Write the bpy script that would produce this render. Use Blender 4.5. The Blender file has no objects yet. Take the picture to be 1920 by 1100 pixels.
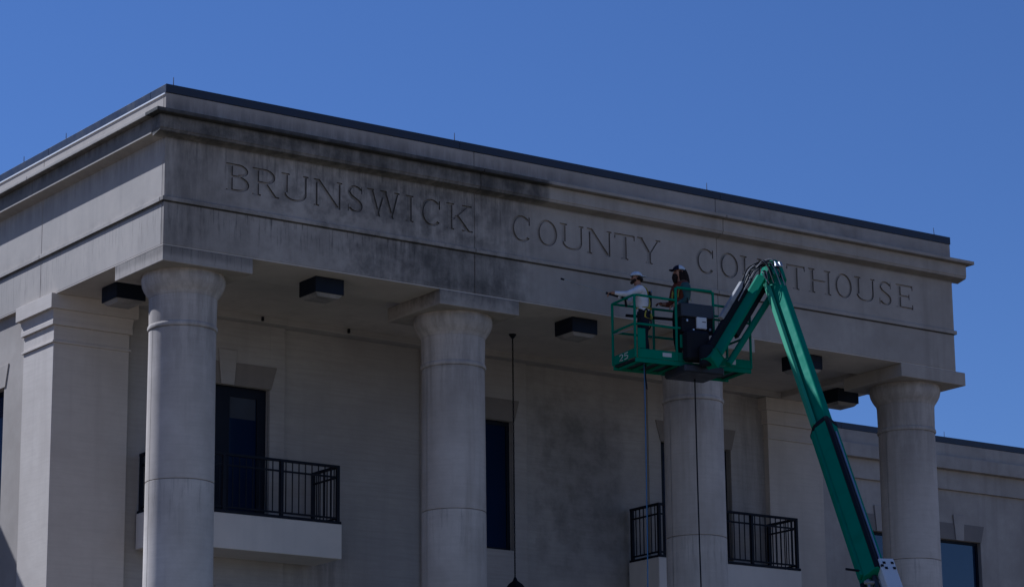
import bpy, bmesh, math, random
from mathutils import Vector, Matrix
from mathutils.geometry import delaunay_2d_cdt

random.seed(7)
SC = bpy.context.scene
COL = SC.collection

# ------------------------------------------------------------------ camera
cam_data = bpy.data.cameras.new('camera')
cam = bpy.data.objects.new('camera', cam_data)
COL.objects.link(cam)
cam_data.sensor_width = 36.0
cam_data.lens = 5291.15 / 1920.0 * 36.0
cam_data.clip_start = 0.5
cam_data.clip_end = 8000.0
YAW, PITCH, ROLL = 0.6165, 0.2456, -0.0103
fwd = Vector((math.sin(YAW) * math.cos(PITCH), math.cos(YAW) * math.cos(PITCH), math.sin(PITCH)))
rgt = Vector((math.cos(YAW), -math.sin(YAW), 0.0))
upv = rgt.cross(fwd)
R_ = rgt * math.cos(ROLL) + upv * math.sin(ROLL)
U_ = upv * math.cos(ROLL) - rgt * math.sin(ROLL)
M = Matrix((R_, U_, -fwd)).transposed().to_4x4()
M.translation = Vector((-23.7439, -44.5852, 1.6))
cam.matrix_world = M
SC.camera = cam

# ------------------------------------------------------------------ sky, sun, exposure
SUN_TO = Vector((-0.46, 1.0, 1.05)).normalized()
elev = math.asin(SUN_TO.z)
world = bpy.data.worlds.new('World')
SC.world = world
world.use_nodes = True
wn = world.node_tree.nodes
wn.clear()
w_out = wn.new('ShaderNodeOutputWorld')
w_bg = wn.new('ShaderNodeBackground')
w_sky = wn.new('ShaderNodeTexSky')
w_sky.sky_type = 'NISHITA'
w_sky.sun_disc = False
w_sky.sun_elevation = elev
w_sky.sun_rotation = math.atan2(SUN_TO.x, SUN_TO.y)
w_sky.altitude = 0
w_sky.air_density = 1.0
w_sky.dust_density = 0.0
w_sky.ozone_density = 4.0
w_bg.inputs['Strength'].default_value = 0.05
world.node_tree.links.new(w_sky.outputs[0], w_bg.inputs['Color'])
world.node_tree.links.new(w_bg.outputs[0], w_out.inputs['Surface'])

sun_data = bpy.data.lights.new('sun', 'SUN')
sun_data.energy = 5.0
sun_data.angle = math.radians(0.5)
sun_data.color = (1.0, 0.92, 0.67)
sun = bpy.data.objects.new('sun', sun_data)
sun.rotation_euler = SUN_TO.to_track_quat('Z', 'Y').to_euler()
sun.location = (0, 0, 60)
COL.objects.link(sun)

SC.view_settings.view_transform = 'Standard'
SC.view_settings.look = 'None'
SC.view_settings.exposure = 0.20
SC.view_settings.gamma = 1.0
SC.view_settings.use_curve_mapping = False
SC.view_settings.use_white_balance = True          # cool daylight white balance of the photograph
SC.view_settings.white_balance_temperature = 4750
SC.view_settings.white_balance_tint = 24
SC.render.engine = 'CYCLES'
SC.cycles.max_bounces = 8
SC.cycles.diffuse_bounces = 4

# ------------------------------------------------------------------ helpers
def new_mat(name):
    m = bpy.data.materials.new(name)
    m.use_nodes = True
    nt = m.node_tree
    nt.nodes.clear()
    out = nt.nodes.new('ShaderNodeOutputMaterial')
    b = nt.nodes.new('ShaderNodeBsdfPrincipled')
    nt.links.new(b.outputs[0], out.inputs['Surface'])
    return m, nt, b

def N(nt, kind, **kw):
    n = nt.nodes.new(kind)
    for k, v in kw.items():
        setattr(n, k, v)
    return n

def math_node(nt, op, a, b=None, clamp=False):
    n = N(nt, 'ShaderNodeMath', operation=op, use_clamp=clamp)
    for i, s in enumerate((a, b)):
        if s is None:
            continue
        if isinstance(s, (int, float)):
            n.inputs[i].default_value = s
        else:
            nt.links.new(s, n.inputs[i])
    return n.outputs[0]

def smooth(nt, val, lo, hi, a=0.0, b=1.0):
    n = N(nt, 'ShaderNodeMapRange', interpolation_type='SMOOTHSTEP')
    nt.links.new(val, n.inputs['Value'])
    if lo <= hi:
        n.inputs['From Min'].default_value = lo
        n.inputs['From Max'].default_value = hi
        n.inputs['To Min'].default_value = a
        n.inputs['To Max'].default_value = b
    else:
        n.inputs['From Min'].default_value = hi
        n.inputs['From Max'].default_value = lo
        n.inputs['To Min'].default_value = b
        n.inputs['To Max'].default_value = a
    return n.outputs['Result']

def noise(nt, vec, scale, detail=3.0, rough=0.55, stretch=None):
    if stretch:
        mp = N(nt, 'ShaderNodeMapping')
        mp.inputs['Scale'].default_value = stretch
        nt.links.new(vec, mp.inputs['Vector'])
        vec = mp.outputs[0]
    n = N(nt, 'ShaderNodeTexNoise')
    n.inputs['Scale'].default_value = scale
    n.inputs['Detail'].default_value = detail
    n.inputs['Roughness'].default_value = rough
    nt.links.new(vec, n.inputs['Vector'])
    return n.outputs['Fac']

def mixc(nt, fac, a, b, mode='MIX'):
    n = N(nt, 'ShaderNodeMix', data_type='RGBA', blend_type=mode)
    if isinstance(fac, (int, float)):
        n.inputs[0].default_value = fac
    else:
        nt.links.new(fac, n.inputs[0])
    for i, s in ((6, a), (7, b)):
        if isinstance(s, tuple):
            n.inputs[i].default_value = (*s, 1.0)
        else:
            nt.links.new(s, n.inputs[i])
    return n.outputs[2]

def bump(nt, b, height, strength=0.2, dist=0.01):
    n = N(nt, 'ShaderNodeBump')
    n.inputs['Strength'].default_value = strength
    n.inputs['Distance'].default_value = dist
    nt.links.new(height, n.inputs['Height'])
    nt.links.new(n.outputs[0], b.inputs['Normal'])

def stone(name, base, dark, stains=(), mottling=0.5, streak=0.42, comb=0.0):
    """cast stone: mottled, streaked; stains = boxes (x0,x1,z0,z1,soft_x,soft_z,strength,mode)"""
    m, nt, b = new_mat(name)
    geo = N(nt, 'ShaderNodeNewGeometry')
    pos = geo.outputs['Position']
    sep = N(nt, 'ShaderNodeSeparateXYZ')
    nt.links.new(pos, sep.inputs[0])
    big = noise(nt, pos, 0.55, 4.0, 0.6)
    med = noise(nt, pos, 5.0, 5.0, 0.65)
    fine = noise(nt, pos, 90.0, 3.0, 0.6)
    stk = noise(nt, pos, 1.0, 4.0, 0.6, stretch=(2.6, 2.6, 0.16))
    f = smooth(nt, big, 0.3, 0.72)
    col = mixc(nt, math_node(nt, 'MULTIPLY', f, mottling), base, dark)
    s2 = smooth(nt, stk, 0.48, 0.74)
    col = mixc(nt, math_node(nt, 'MULTIPLY', s2, streak), col, dark)
    g = smooth(nt, med, 0.25, 0.8)
    col = mixc(nt, math_node(nt, 'MULTIPLY', g, 0.22), col, dark)
    col = mixc(nt, math_node(nt, 'MULTIPLY', smooth(nt, fine, 0.35, 0.7), 0.12), col, tuple(c * 0.7 for c in dark))
    if comb:
        cb_ = noise(nt, pos, 1.0, 3.0, 0.6, stretch=(1.2, 1.2, 22.0))
        col = mixc(nt, math_node(nt, 'MULTIPLY', smooth(nt, cb_, 0.42, 0.66), comb), col, dark)
    if stains:
        sn = noise(nt, pos, 1.0, 6.0, 0.7, stretch=(5.0, 5.0, 0.7))
        sf = noise(nt, pos, 1.0, 5.0, 0.7, stretch=(16.0, 16.0, 1.2))
        bl = noise(nt, pos, 2.2, 6.0, 0.7)
        jx = math_node(nt, 'ADD', sep.outputs[0], math_node(nt, 'MULTIPLY', math_node(nt, 'SUBTRACT', bl, 0.5), 0.25))
        for (x0, x1, z0, z1, sx, szl, szh, amt, mode) in stains:
            xx = sep.outputs[0] if mode.endswith('!') else jx
            mx = math_node(nt, 'MULTIPLY', smooth(nt, xx, x0 - sx, x0 + sx), smooth(nt, xx, x1 + sx * (0.15 if mode.endswith('!') else 1), x1 - sx * (0.15 if mode.endswith('!') else 1)))
            mz = math_node(nt, 'MULTIPLY', smooth(nt, sep.outputs[2], z0 - szl, z0 + szl), smooth(nt, sep.outputs[2], z1 + szh, z1 - szh))
            k = math_node(nt, 'MULTIPLY', mx, mz)
            md = mode.rstrip('!')
            if md == 'flat':
                pat = smooth(nt, bl, 0.15, 0.75, 0.72, 1.0)
            elif md == 'streak':
                pat = smooth(nt, sn, 0.36, 0.62)
            elif md == 'drip':
                pat = smooth(nt, sf, 0.5, 0.68)
            else:
                pat = smooth(nt, bl, 0.38, 0.7)
            k = math_node(nt, 'MULTIPLY', math_node(nt, 'MULTIPLY', k, pat), amt, clamp=True)
            col = mixc(nt, k, col, (0.030, 0.030, 0.030))
    nt.links.new(col, b.inputs['Base Color'])
    b.inputs['Roughness'].default_value = 0.88
    b.inputs['Specular IOR Level'].default_value = 0.25
    h = math_node(nt, 'ADD', math_node(nt, 'MULTIPLY', fine, 0.5), med)
    bump(nt, b, h, 0.25, 0.006)
    return m

def painted(name, colr, rough=0.4, metal=0.0, wear=0.25, dirt=(0.05, 0.05, 0.045), coat=0.0, spec=0.5):
    m, nt, b = new_mat(name)
    tc = N(nt, 'ShaderNodeTexCoord')
    n1 = noise(nt, tc.outputs['Object'], 3.0, 6.0, 0.65)
    n2 = noise(nt, tc.outputs['Object'], 38.0, 4.0, 0.6)
    f = math_node(nt, 'MULTIPLY', smooth(nt, n1, 0.42, 0.75), wear)
    c = mixc(nt, f, colr, dirt)
    c = mixc(nt, math_node(nt, 'MULTIPLY', smooth(nt, n2, 0.55, 0.75), wear * 0.5), c, dirt)
    nt.links.new(c, b.inputs['Base Color'])
    b.inputs['Metallic'].default_value = metal
    b.inputs['Specular IOR Level'].default_value = spec
    b.inputs['Coat Weight'].default_value = coat
    nt.links.new(smooth(nt, n1, 0.2, 0.9, max(0.05, rough - 0.1), min(1, rough + 0.15)), b.inputs['Roughness'])
    bump(nt, b, n2, 0.06, 0.004)
    return m

def cloth(name, colr, dark=None):
    m, nt, b = new_mat(name)
    tc = N(nt, 'ShaderNodeTexCoord')
    n1 = noise(nt, tc.outputs['Object'], 9.0, 5.0, 0.6)
    n2 = noise(nt, tc.outputs['Object'], 4.0, 2.0, 0.5, stretch=(1, 1, 3))
    d = dark or tuple(c * 0.5 for c in colr)
    c = mixc(nt, math_node(nt, 'MULTIPLY', smooth(nt, n1, 0.35, 0.75), 0.6), colr, d)
    nt.links.new(c, b.inputs['Base Color'])
    b.inputs['Roughness'].default_value = 0.9
    b.inputs['Specular IOR Level'].default_value = 0.2
    bump(nt, b, math_node(nt, 'ADD', n1, n2), 0.5, 0.03)
    return m

def glass_mat(name, tint, refl=0.5):
    m, nt, b = new_mat(name)
    tc = N(nt, 'ShaderNodeTexCoord')
    n1 = noise(nt, tc.outputs['Object'], 0.8, 2.0, 0.5)
    c = mixc(nt, n1, tint, tuple(t * 0.6 for t in tint))
    nt.links.new(c, b.inputs['Base Color'])
    b.inputs['Roughness'].default_value = 0.06
    b.inputs['Specular IOR Level'].default_value = refl
    bump(nt, b, n1, 0.05, 0.02)
    return m

def finish(o, mat, parent):
    COL.objects.link(o)
    if mat is not None:
        for mm in (mat if isinstance(mat, (list, tuple)) else [mat]):
            o.data.materials.append(mm)
    if parent is not None:
        o.parent = parent
        o.matrix_parent_inverse = world_of(parent).inverted()
    return o

def world_of(o):
    if o.parent is None:
        return Matrix.LocRotScale(o.location, o.rotation_euler, o.scale)
    return world_of(o.parent) @ o.matrix_parent_inverse @ Matrix.LocRotScale(o.location, o.rotation_euler, o.scale)

def mesh_obj(name, verts, faces, mat, parent=None, smoothed=False):
    me = bpy.data.meshes.new(name)
    me.from_pydata([tuple(v) for v in verts], [], faces)
    me.validate()
    me.update()
    if smoothed:
        me.polygons.foreach_set('use_smooth', [True] * len(me.polygons))
    return finish(bpy.data.objects.new(name, me), mat, parent)

def bm_obj(name, bm, mat, parent=None, smooth_angle=None):
    bmesh.ops.recalc_face_normals(bm, faces=bm.faces[:])
    me = bpy.data.meshes.new(name)
    bm.to_mesh(me)
    bm.free()
    if smooth_angle is not None:
        me.polygons.foreach_set('use_smooth', [True] * len(me.polygons))
        me.set_sharp_from_angle(angle=math.radians(smooth_angle))
    return finish(bpy.data.objects.new(name, me), mat, parent)

def bm_box(bm, x0, x1, y0, y1, z0, z1, bev=0.0):
    r = bmesh.ops.create_cube(bm, size=1.0)
    vs = r['verts']
    for v in vs:
        v.co = Vector((x0 + (v.co.x + .5) * (x1 - x0), y0 + (v.co.y + .5) * (y1 - y0), z0 + (v.co.z + .5) * (z1 - z0)))
    if bev > 0:
        es = list({e for v in vs for e in v.link_edges})
        bmesh.ops.bevel(bm, geom=es, offset=bev, segments=1, affect='EDGES', profile=0.5)

def box(name, x0, x1, y0, y1, z0, z1, mat, parent=None, bev=0.008):
    bm = bmesh.new()
    bm_box(bm, x0, x1, y0, y1, z0, z1, bev)
    return bm_obj(name, bm, mat, parent)

def obox(name, c, ax, ay, az, mat, parent=None, bev=0.0):
    """oriented box: centre and three half-extent vectors"""
    bm = bmesh.new()
    bm_box(bm, -1, 1, -1, 1, -1, 1, 0)
    if bev:
        pass
    for v in bm.verts:
        v.co = c + ax * v.co.x + ay * v.co.y + az * v.co.z
    if bev:
        bmesh.ops.bevel(bm, geom=bm.edges[:], offset=bev, segments=1, affect='EDGES', profile=0.5)
    return bm_obj(name, bm, mat, parent)

def prism(name, pts, origin, ex, ez, edir, mat, parent=None, bev=0.0):
    """polygon pts (u,v) in frame ex,ez extruded by vector edir"""
    bm = bmesh.new()
    a = [bm.verts.new(origin + ex * u + ez * v) for u, v in pts]
    b = [bm.verts.new(origin + ex * u + ez * v + edir) for u, v in pts]
    bm.faces.new(a)
    bm.faces.new(b[::-1])
    n = len(pts)
    for i in range(n):
        bm.faces.new((a[i], b[i], b[(i + 1) % n], a[(i + 1) % n]))
    if bev:
        bmesh.ops.bevel(bm, geom=bm.edges[:], offset=bev, segments=1, affect='EDGES', profile=0.5)
    return bm_obj(name, bm, mat, parent)

def crom(pts, sub=6):
    pts = [Vector(p) for p in pts]
    if len(pts) < 3 or sub <= 1:
        return pts
    out = []
    for i in range(len(pts) - 1):
        p0 = pts[max(0, i - 1)]; p1 = pts[i]; p2 = pts[i + 1]; p3 = pts[min(len(pts) - 1, i + 2)]
        for s in range(sub):
            t = s / sub
            out.append(0.5 * ((2 * p1) + (p2 - p0) * t + (2 * p0 - 5 * p1 + 4 * p2 - p3) * t * t + (3 * p1 - p0 - 3 * p2 + p3) * t ** 3))
    out.append(pts[-1])
    return out

def tube_into(bm, pts, rad, seg=8, sub=1, flat=None):
    pts = crom(pts, sub)
    n = len(pts)
    rings = []
    prev = None
    for i, p in enumerate(pts):
        d = (pts[min(n - 1, i + 1)] - pts[max(0, i - 1)])
        d.normalize()
        if prev is None:
            a = d.orthogonal().normalized() if abs(d.z) > 0.99 else d.cross(Vector((0, 0, 1))).normalized()
        else:
            a = (prev - d * prev.dot(d)).normalized()
        prev = a
        b = d.cross(a)
        r = rad[min(i * (len(rad) - 1) // max(1, n - 1), len(rad) - 1)] if isinstance(rad, (list, tuple)) else rad
        if isinstance(rad, (list, tuple)):
            fpos = i * (len(rad) - 1) / max(1, n - 1)
            k = min(int(fpos), len(rad) - 2)
            r = rad[k] + (rad[k + 1] - rad[k]) * (fpos - k)
        rings.append([bm.verts.new(p + a * (r * math.cos(t)) + b * ((flat or 1.0) * r * math.sin(t))) for t in [2 * math.pi * j / seg for j in range(seg)]])
    for i in range(n - 1):
        for j in range(seg):
            bm.faces.new((rings[i][j], rings[i][(j + 1) % seg], rings[i + 1][(j + 1) % seg], rings[i + 1][j]))
    bm.faces.new(rings[0][::-1])
    bm.faces.new(rings[-1])

def tube(name, pts, rad, mat, parent=None, seg=8, sub=1, flat=None):
    bm = bmesh.new()
    tube_into(bm, pts, rad, seg, sub, flat)
    return bm_obj(name, bm, mat, parent, 40)

def lathe_obj(name, cx, cy, prof, mat, parent=None, seg=64, a0=0.0, a1=2 * math.pi):
    """prof: list of (r,z) from bottom to top; capped at both ends"""
    full = abs(a1 - a0 - 2 * math.pi) < 1e-6
    bm = bmesh.new()
    cols = seg if full else seg + 1
    rings = []
    for r, z in prof:
        rings.append([bm.verts.new((cx + r * math.cos(a0 + (a1 - a0) * j / seg), cy + r * math.sin(a0 + (a1 - a0) * j / seg), z)) for j in range(cols)])
    for i in range(len(prof) - 1):
        for j in range(seg):
            k = (j + 1) % cols
            bm.faces.new((rings[i][j], rings[i][k], rings[i + 1][k], rings[i + 1][j]))
    if full:
        bm.faces.new(rings[0][::-1])
        bm.faces.new(rings[-1])
    else:
        c0 = bm.verts.new((cx, cy, prof[0][1])); c1 = bm.verts.new((cx, cy, prof[-1][1]))
        bm.faces.new([c0] + rings[0][::-1])
        bm.faces.new([c1] + rings[-1])
    return bm_obj(name, bm, mat, parent, 35)

def empty(name, loc, label, cat, group=None):
    o = bpy.data.objects.new(name, None)
    o.empty_display_size = 0.3
    o.location = loc
    COL.objects.link(o)
    tag(o, label, cat, group)
    return o

def tag(o, label, cat, group=None):
    o['label'] = label
    o['category'] = cat
    if group:
        o['group'] = group
    return o

V = Vector

# ------------------------------------------------------------------ materials
STONE = (0.46, 0.405, 0.345)
STDK = (0.24, 0.205, 0.17)
m_stone = stone('cast_stone', STONE, STDK)
m_front = stone('cast_stone_front', STONE, STDK, stains=[
    # (x0, x1, z0, z1, soft_x, soft_z_low, soft_z_high, amount, pattern)
    (-2.0, 8.55, 17.56, 17.70, 0.5, 0.03, 0.02, 0.88, 'flat!'),     # cornice lip still unwashed
    (-2.0, 8.60, 17.24, 17.64, 0.5, 0.03, 0.04, 0.40, 'streak!'),
    (-2.0, 8.60, 17.24, 17.64, 0.5, 0.03, 0.04, 0.55, 'blot!'),
    (-2.0, 8.62, 17.24, 17.60, 0.5, 0.03, 0.04, 0.50, 'flat!'),
    (-2.0, 22.0, 17.20, 17.285, 0.5, 0.03, 0.02, 0.45, 'flat!'),     # dirt line under the cornice
    (-2.0, 22.0, 15.975, 16.004, 0.5, 0.01, 0.003, 0.80, 'flat!'),   # dirt line under the string band
    (-2.0, 22.0, 17.585, 17.60, 0.5, 0.01, 0.01, 0.55, 'flat!'),
    (0.4, 8.2, 16.95, 17.25, 0.6, 0.22, 0.03, 0.34, 'streak'),
    (4.6, 8.3, 16.05, 17.2, 0.9, 0.20, 0.1, 0.32, 'streak'),
    (2.5, 8.3, 16.05, 17.25, 0.9, 0.20, 0.1, 0.42, 'blot'),
    (0.2, 8.2, 16.6, 17.25, 0.5, 0.3, 0.03, 0.40, 'drip'),
    (4.6, 8.05, 15.00, 16.0, 0.6, 0.10, 0.04, 0.34, 'streak'),
    (4.0, 8.15, 14.9, 16.0, 0.6, 0.10, 0.04, 0.45, 'blot'),
    (5.5, 7.9, 15.10, 16.0, 0.3, 0.10, 0.04, 0.36, 'flat'),
    (-0.5, 5.6, 15.55, 15.99, 0.5, 0.28, 0.02, 0.70, 'drip'),
    (-0.5, 0.9, 15.15, 17.3, 0.3, 0.2, 0.1, 0.30, 'streak'),
    (-0.5, 8.5, 15.985, 16.10, 0.5, 0.02, 0.02, 0.34, 'blot'),
    (-0.5, 2.4, 14.90, 15.16, 0.3, 0.10, 0.02, 0.55, 'drip'),
    (-0.5, 2.4, 15.0, 15.16, 0.3, 0.06, 0.02, 0.35, 'flat'),
    (0.2, 7.4, 16.15, 17.1, 0.5, 0.15, 0.1, 0.30, 'blot'),
    (0.0, 8.2, 15.1, 16.0, 0.5, 0.15, 0.1, 0.22, 'blot'),
    (8.5, 21.0, 15.0, 18.2, 0.5, 0.2, 0.2, 0.07, 'flat'),
    (-0.5, 9.5, 17.66, 18.0, 0.9, 0.10, 0.15, 0.34, 'streak'),
    (14.0, 17.2, 17.66, 18.1, 0.9, 0.15, 0.1, 0.20, 'blot'),
])
m_wall = stone('cast_stone_wall', (0.44, 0.40, 0.36), (0.30, 0.275, 0.25), stains=[
    (12.1, 14.0, 11.2, 14.3, 0.5, 1.0, 0.5, 0.30, 'flat'),
    (11.6, 14.5, 10.5, 14.8, 0.5, 1.0, 0.5, 0.30, 'blot'),
    (17.4, 18.4, 11.0, 15.2, 0.3, 0.6, 0.1, 0.22, 'streak'),
    (5.6, 6.9, 9.5, 11.2, 0.3, 0.5, 0.4, 0.30, 'streak'),
], mottling=0.6, comb=0.35)
m_col = stone('washed_cast_stone', (0.60, 0.53, 0.46), (0.34, 0.29, 0.24), stains=[(-1.0, 21.0, 13.0, 14.86, 0.5, 0.9, 0.02, 0.26, 'streak'), (-1.0, 21.0, 14.72, 14.87, 0.5, 0.08, 0.02, 0.30, 'blot'), (-1.0, 21.0, 10.2, 10.93, 0.5, 0.6, 0.01, 0.26, 'drip'), (-1.0, 21.0, 13.75, 13.82, 0.5, 0.04, 0.01, 0.3, 'blot')], mottling=0.65, streak=0.6, comb=0.12)
m_col2 = stone('washed_cast_stone_lower', (0.66, 0.59, 0.515), (0.36, 0.31, 0.26), stains=[(-1.0, 21.0, 13.0, 14.86, 0.5, 0.9, 0.02, 0.26, 'streak'), (-1.0, 21.0, 14.72, 14.87, 0.5, 0.08, 0.02, 0.30, 'blot'), (-1.0, 21.0, 10.2, 10.93, 0.5, 0.6, 0.01, 0.26, 'drip'), (-1.0, 21.0, 13.75, 13.82, 0.5, 0.04, 0.01, 0.3, 'blot')], mottling=0.7, streak=0.6, comb=0.12)
m_pil = stone('pale_pilaster_stone', (0.62, 0.55, 0.47), (0.43, 0.37, 0.31), mottling=0.5, streak=0.4, comb=0.2)
m_balc = stone('pale_balcony_stone', (0.74, 0.67, 0.59), (0.58, 0.53, 0.47))
m_side = stone('cast_stone_side', (0.46, 0.405, 0.345), (0.31, 0.28, 0.245), stains=[(-1.0, 0.3, 17.30, 17.60, 0.2, 0.03, 0.03, 0.62, 'flat!'), (-1.0, 0.3, 17.45, 17.60, 0.2, 0.1, 0.03, 0.5, 'streak!'), (-1.0, 0.3, 16.9, 17.25, 0.2, 0.2, 0.05, 0.22, 'streak!'), (-1.0, 0.3, 15.95, 16.005, 0.2, 0.01, 0.003, 0.6, 'flat!'), (-1.0, 0.3, 16.0, 16.2, 0.2, 0.05, 0.1, 0.18, 'blot'), (-1.0, 0.3, 15.3, 16.0, 0.2, 0.2, 0.03, 0.3, 'drip')])
m_ceil = stone('portico_ceiling_stone', (0.60, 0.53, 0.45), (0.40, 0.35, 0.30), mottling=0.6)
m_lintel = stone('cast_stone_lintel', (0.25, 0.215, 0.185), (0.16, 0.145, 0.13))
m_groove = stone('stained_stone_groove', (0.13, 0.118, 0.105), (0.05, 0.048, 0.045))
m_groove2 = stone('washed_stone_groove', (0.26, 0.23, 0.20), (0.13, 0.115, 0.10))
m_seal = stone('joint_sealant', (0.50, 0.48, 0.44), (0.36, 0.34, 0.31))
m_coping = painted('dark_bronze_coping', (0.036, 0.035, 0.042), rough=0.36, metal=0.45, wear=0.15)
m_trim = painted('white_metal_drip_edge', (0.72, 0.72, 0.72), rough=0.5, wear=0.1)
m_bronze = painted('dark_bronze_metal', (0.006, 0.009, 0.018), rough=0.6, metal=0.0, wear=0.1, dirt=(0.01, 0.012, 0.02), spec=0.2)
m_iron = painted('black_painted_iron', (0.007, 0.009, 0.016), rough=0.6, metal=0.0, wear=0.1, dirt=(0.01, 0.012, 0.02), spec=0.2)
m_lens = painted('frosted_lamp_lens', (0.30, 0.27, 0.235), rough=0.5, wear=0.5)
m_glass = glass_mat('dark_window_glass', (0.008, 0.020, 0.060), 0.12)
m_glassw = glass_mat('blue_window_glass', (0.012, 0.028, 0.060), 0.9)
m_blind = painted('pale_blind', (0.035, 0.042, 0.060), rough=0.8, wear=0.2)
m_roof = painted('grey_roof_membrane', (0.22, 0.22, 0.21), rough=0.9)
m_rod = painted('dull_copper_rod', (0.10, 0.08, 0.07), rough=0.5, metal=0.6)

# ------------------------------------------------------------------ ground
def ground_mat():
    m, nt, b = new_mat('ground_lot_and_grass')
    geo = N(nt, 'ShaderNodeNewGeometry')
    p = geo.outputs['Position']
    n1 = noise(nt, p, 0.02, 4.0, 0.6)
    n2 = noise(nt, p, 2.0, 6.0, 0.7)
    a = mixc(nt, n2, (0.27, 0.215, 0.175), (0.215, 0.175, 0.14))
    g = mixc(nt, n2, (0.07, 0.10, 0.035), (0.12, 0.12, 0.06))
    c = mixc(nt, smooth(nt, n1, 0.55, 0.60), a, g)
    nt.links.new(c, b.inputs['Base Color'])
    b.inputs['Roughness'].default_value = 0.95
    bump(nt, b, n2, 0.3, 0.02)
    return m
bm = bmesh.new()
bmesh.ops.create_grid(bm, x_segments=8, y_segments=8, size=3000)
g = bm_obj('ground', bm, ground_mat())
g['kind'] = 'structure'

# ------------------------------------------------------------------ courthouse
Z5, Z4, Z3, Z3B, Z2, Z1T, Z1B, Z0, ZB = 18.258, 18.09, 17.664, 17.589, 17.273, 16.083, 15.999, 15.156, 14.861
PC, QC, BC = 0.374, 0.239, 0.049
W = 20.0
YB = 16.0           # back of the main block
CEIL = 15.30
YW = 4.66           # portico back wall
ch = empty('courthouse', (10, 2, 0), 'pale stone courthouse with tall columned portico and engraved frieze', 'courthouse')

JX = [0.0, 6.955, 13.17, 20.0]      # vertical panel joints on the front
G = 0.006                            # half joint gap

# core behind the panels
box('entablature_core', 0.10, W - 0.10, 0.10, 1.42, Z0 + .01, Z4, m_seal, ch, 0)
box('entablature_core', 0.10, 1.40, 1.42, YB, Z0 + .012, Z4, m_seal, ch, 0)
box('entablature_core', W - 1.40, W - 0.10, 1.42, YB, Z0 + .012, Z4, m_seal, ch, 0)
# soffits of the beams
box('beam_soffit', 0.0, W, 0.004, 1.42, Z0, Z0 + .02, m_ceil, ch, 0)
box('beam_soffit', 0.003, 1.42, 1.425, YB, Z0 + .001, Z0 + .021, m_ceil, ch, 0)
box('beam_soffit', W - 1.42, W - .003, 1.425, YB, Z0 + .001, Z0 + .021, m_ceil, ch, 0)
box('beam_inner_face', 1.40, W - 1.40, 1.40, 1.418, Z0 + .022, CEIL + .05, m_wall, ch, 0)
box('beam_inner_face', 1.402, 1.418, 1.42, YW, Z0 + .023, CEIL + .05, m_wall, ch, 0)
box('beam_inner_face', W - 1.418, W - 1.402, 1.42, YW, Z0 + .023, CEIL + .05, m_wall, ch, 0)
# portico ceiling and the band along the back wall
box('portico_ceiling', 1.3, W - 1.3, 1.3, YW + .2, CEIL, CEIL + .12, m_ceil, ch, 0)
box('wall_band', 1.43, W - 1.43, 4.32, YW + .1, Z0 + .004, CEIL + .02, m_wall, ch, 0.006)

# front panels of each course
def course_front(name, y, ext, z0, z1, mat, thick=0.09):
    for i in range(3):
        x0 = (JX[i] + G) if i else -ext
        x1 = (JX[i + 1] - G) if i < 2 else W + ext
        box(name, x0, x1, y, y + thick + abs(y), z0, z1, mat, ch, 0.008)

course_front('attic_panel', 0.0, 0.0, Z3 + .002, Z4, m_front)
course_front('cornice_lip', -PC, PC, Z3B, Z3, m_front)
course_front('cornice_fascia', -QC, QC, Z2 + .045, Z3B - .002, m_front)
for i in range(3):
    x0 = (JX[i] + G) if i else -QC + .003
    x1 = (JX[i + 1] - G) if i < 2 else W + QC - .003
    prism('cornice_soffit', [(-QC + .012, 0.043), (-QC + .03, 0.0), (-0.05, -0.035), (0.05, -0.06), (0.08, 0.043)], V((x0, 0, Z2)), V((0, 1, 0)), V((0, 0, 1)), V((x1 - x0, 0, 0)), m_front, ch)
course_front('string_band', -BC, BC, Z1B, Z1T, m_front)
course_front('architrave_panel', 0.0, 0.0, Z0 + .022, Z1B - .002, m_front)

# side courses (left and right faces), joint every 5.1 m
SY = [0.09, 5.11, 10.4, YB]
def course_side(name, ext, z0, z1, mat, thick=0.09):
    for i in range(3):
        y0 = SY[i] + (G if i else 0.006 if ext < 0.001 else 0.0)
        if i == 0 and ext > 0.001:
            y0 = 0.10 + 0.001
        y1 = SY[i + 1] - G
        box(name, -ext, thick, y0, y1, z0, z1, mat, ch, 0.006)
        box(name, W - thick, W + ext, y0, y1, z0, z1, mat, ch, 0.006)
course_side('attic_panel', 0.0, Z3 + .002, Z4, m_side)
course_side('cornice_lip', PC, Z3B, Z3, m_side)
course_side('cornice_fascia', QC, Z2 + .045, Z3B - .002, m_side)
for i in range(3):
    y0, y1 = (SY[i] + (G if i else .012)), SY[i + 1] - G
    prism('cornice_soffit', [(-QC - .006, 0.043), (-QC - .006, 0.0), (-0.05, -0.035), (0.05, -0.06), (0.08, 0.043)], V((0, y0, Z2)), V((1, 0, 0)), V((0, 0, 1)), V((0, y1 - y0, 0)), m_side, ch)
    prism('cornice_soffit', [(QC + .006, 0.043), (QC + .006, 0.0), (0.05, -0.035), (-0.05, -0.06), (-0.08, 0.043)], V((W, y0, Z2)), V((1, 0, 0)), V((0, 0, 1)), V((0, y1 - y0, 0)), m_side, ch)
course_side('frieze_panel', 0.0, Z1T + .002, Z2 - .02, m_side)
course_side('string_band', BC, Z1B, Z1T, m_side)
course_side('architrave_panel', 0.0, Z0 + .022, Z1B - .002, m_side)

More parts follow.
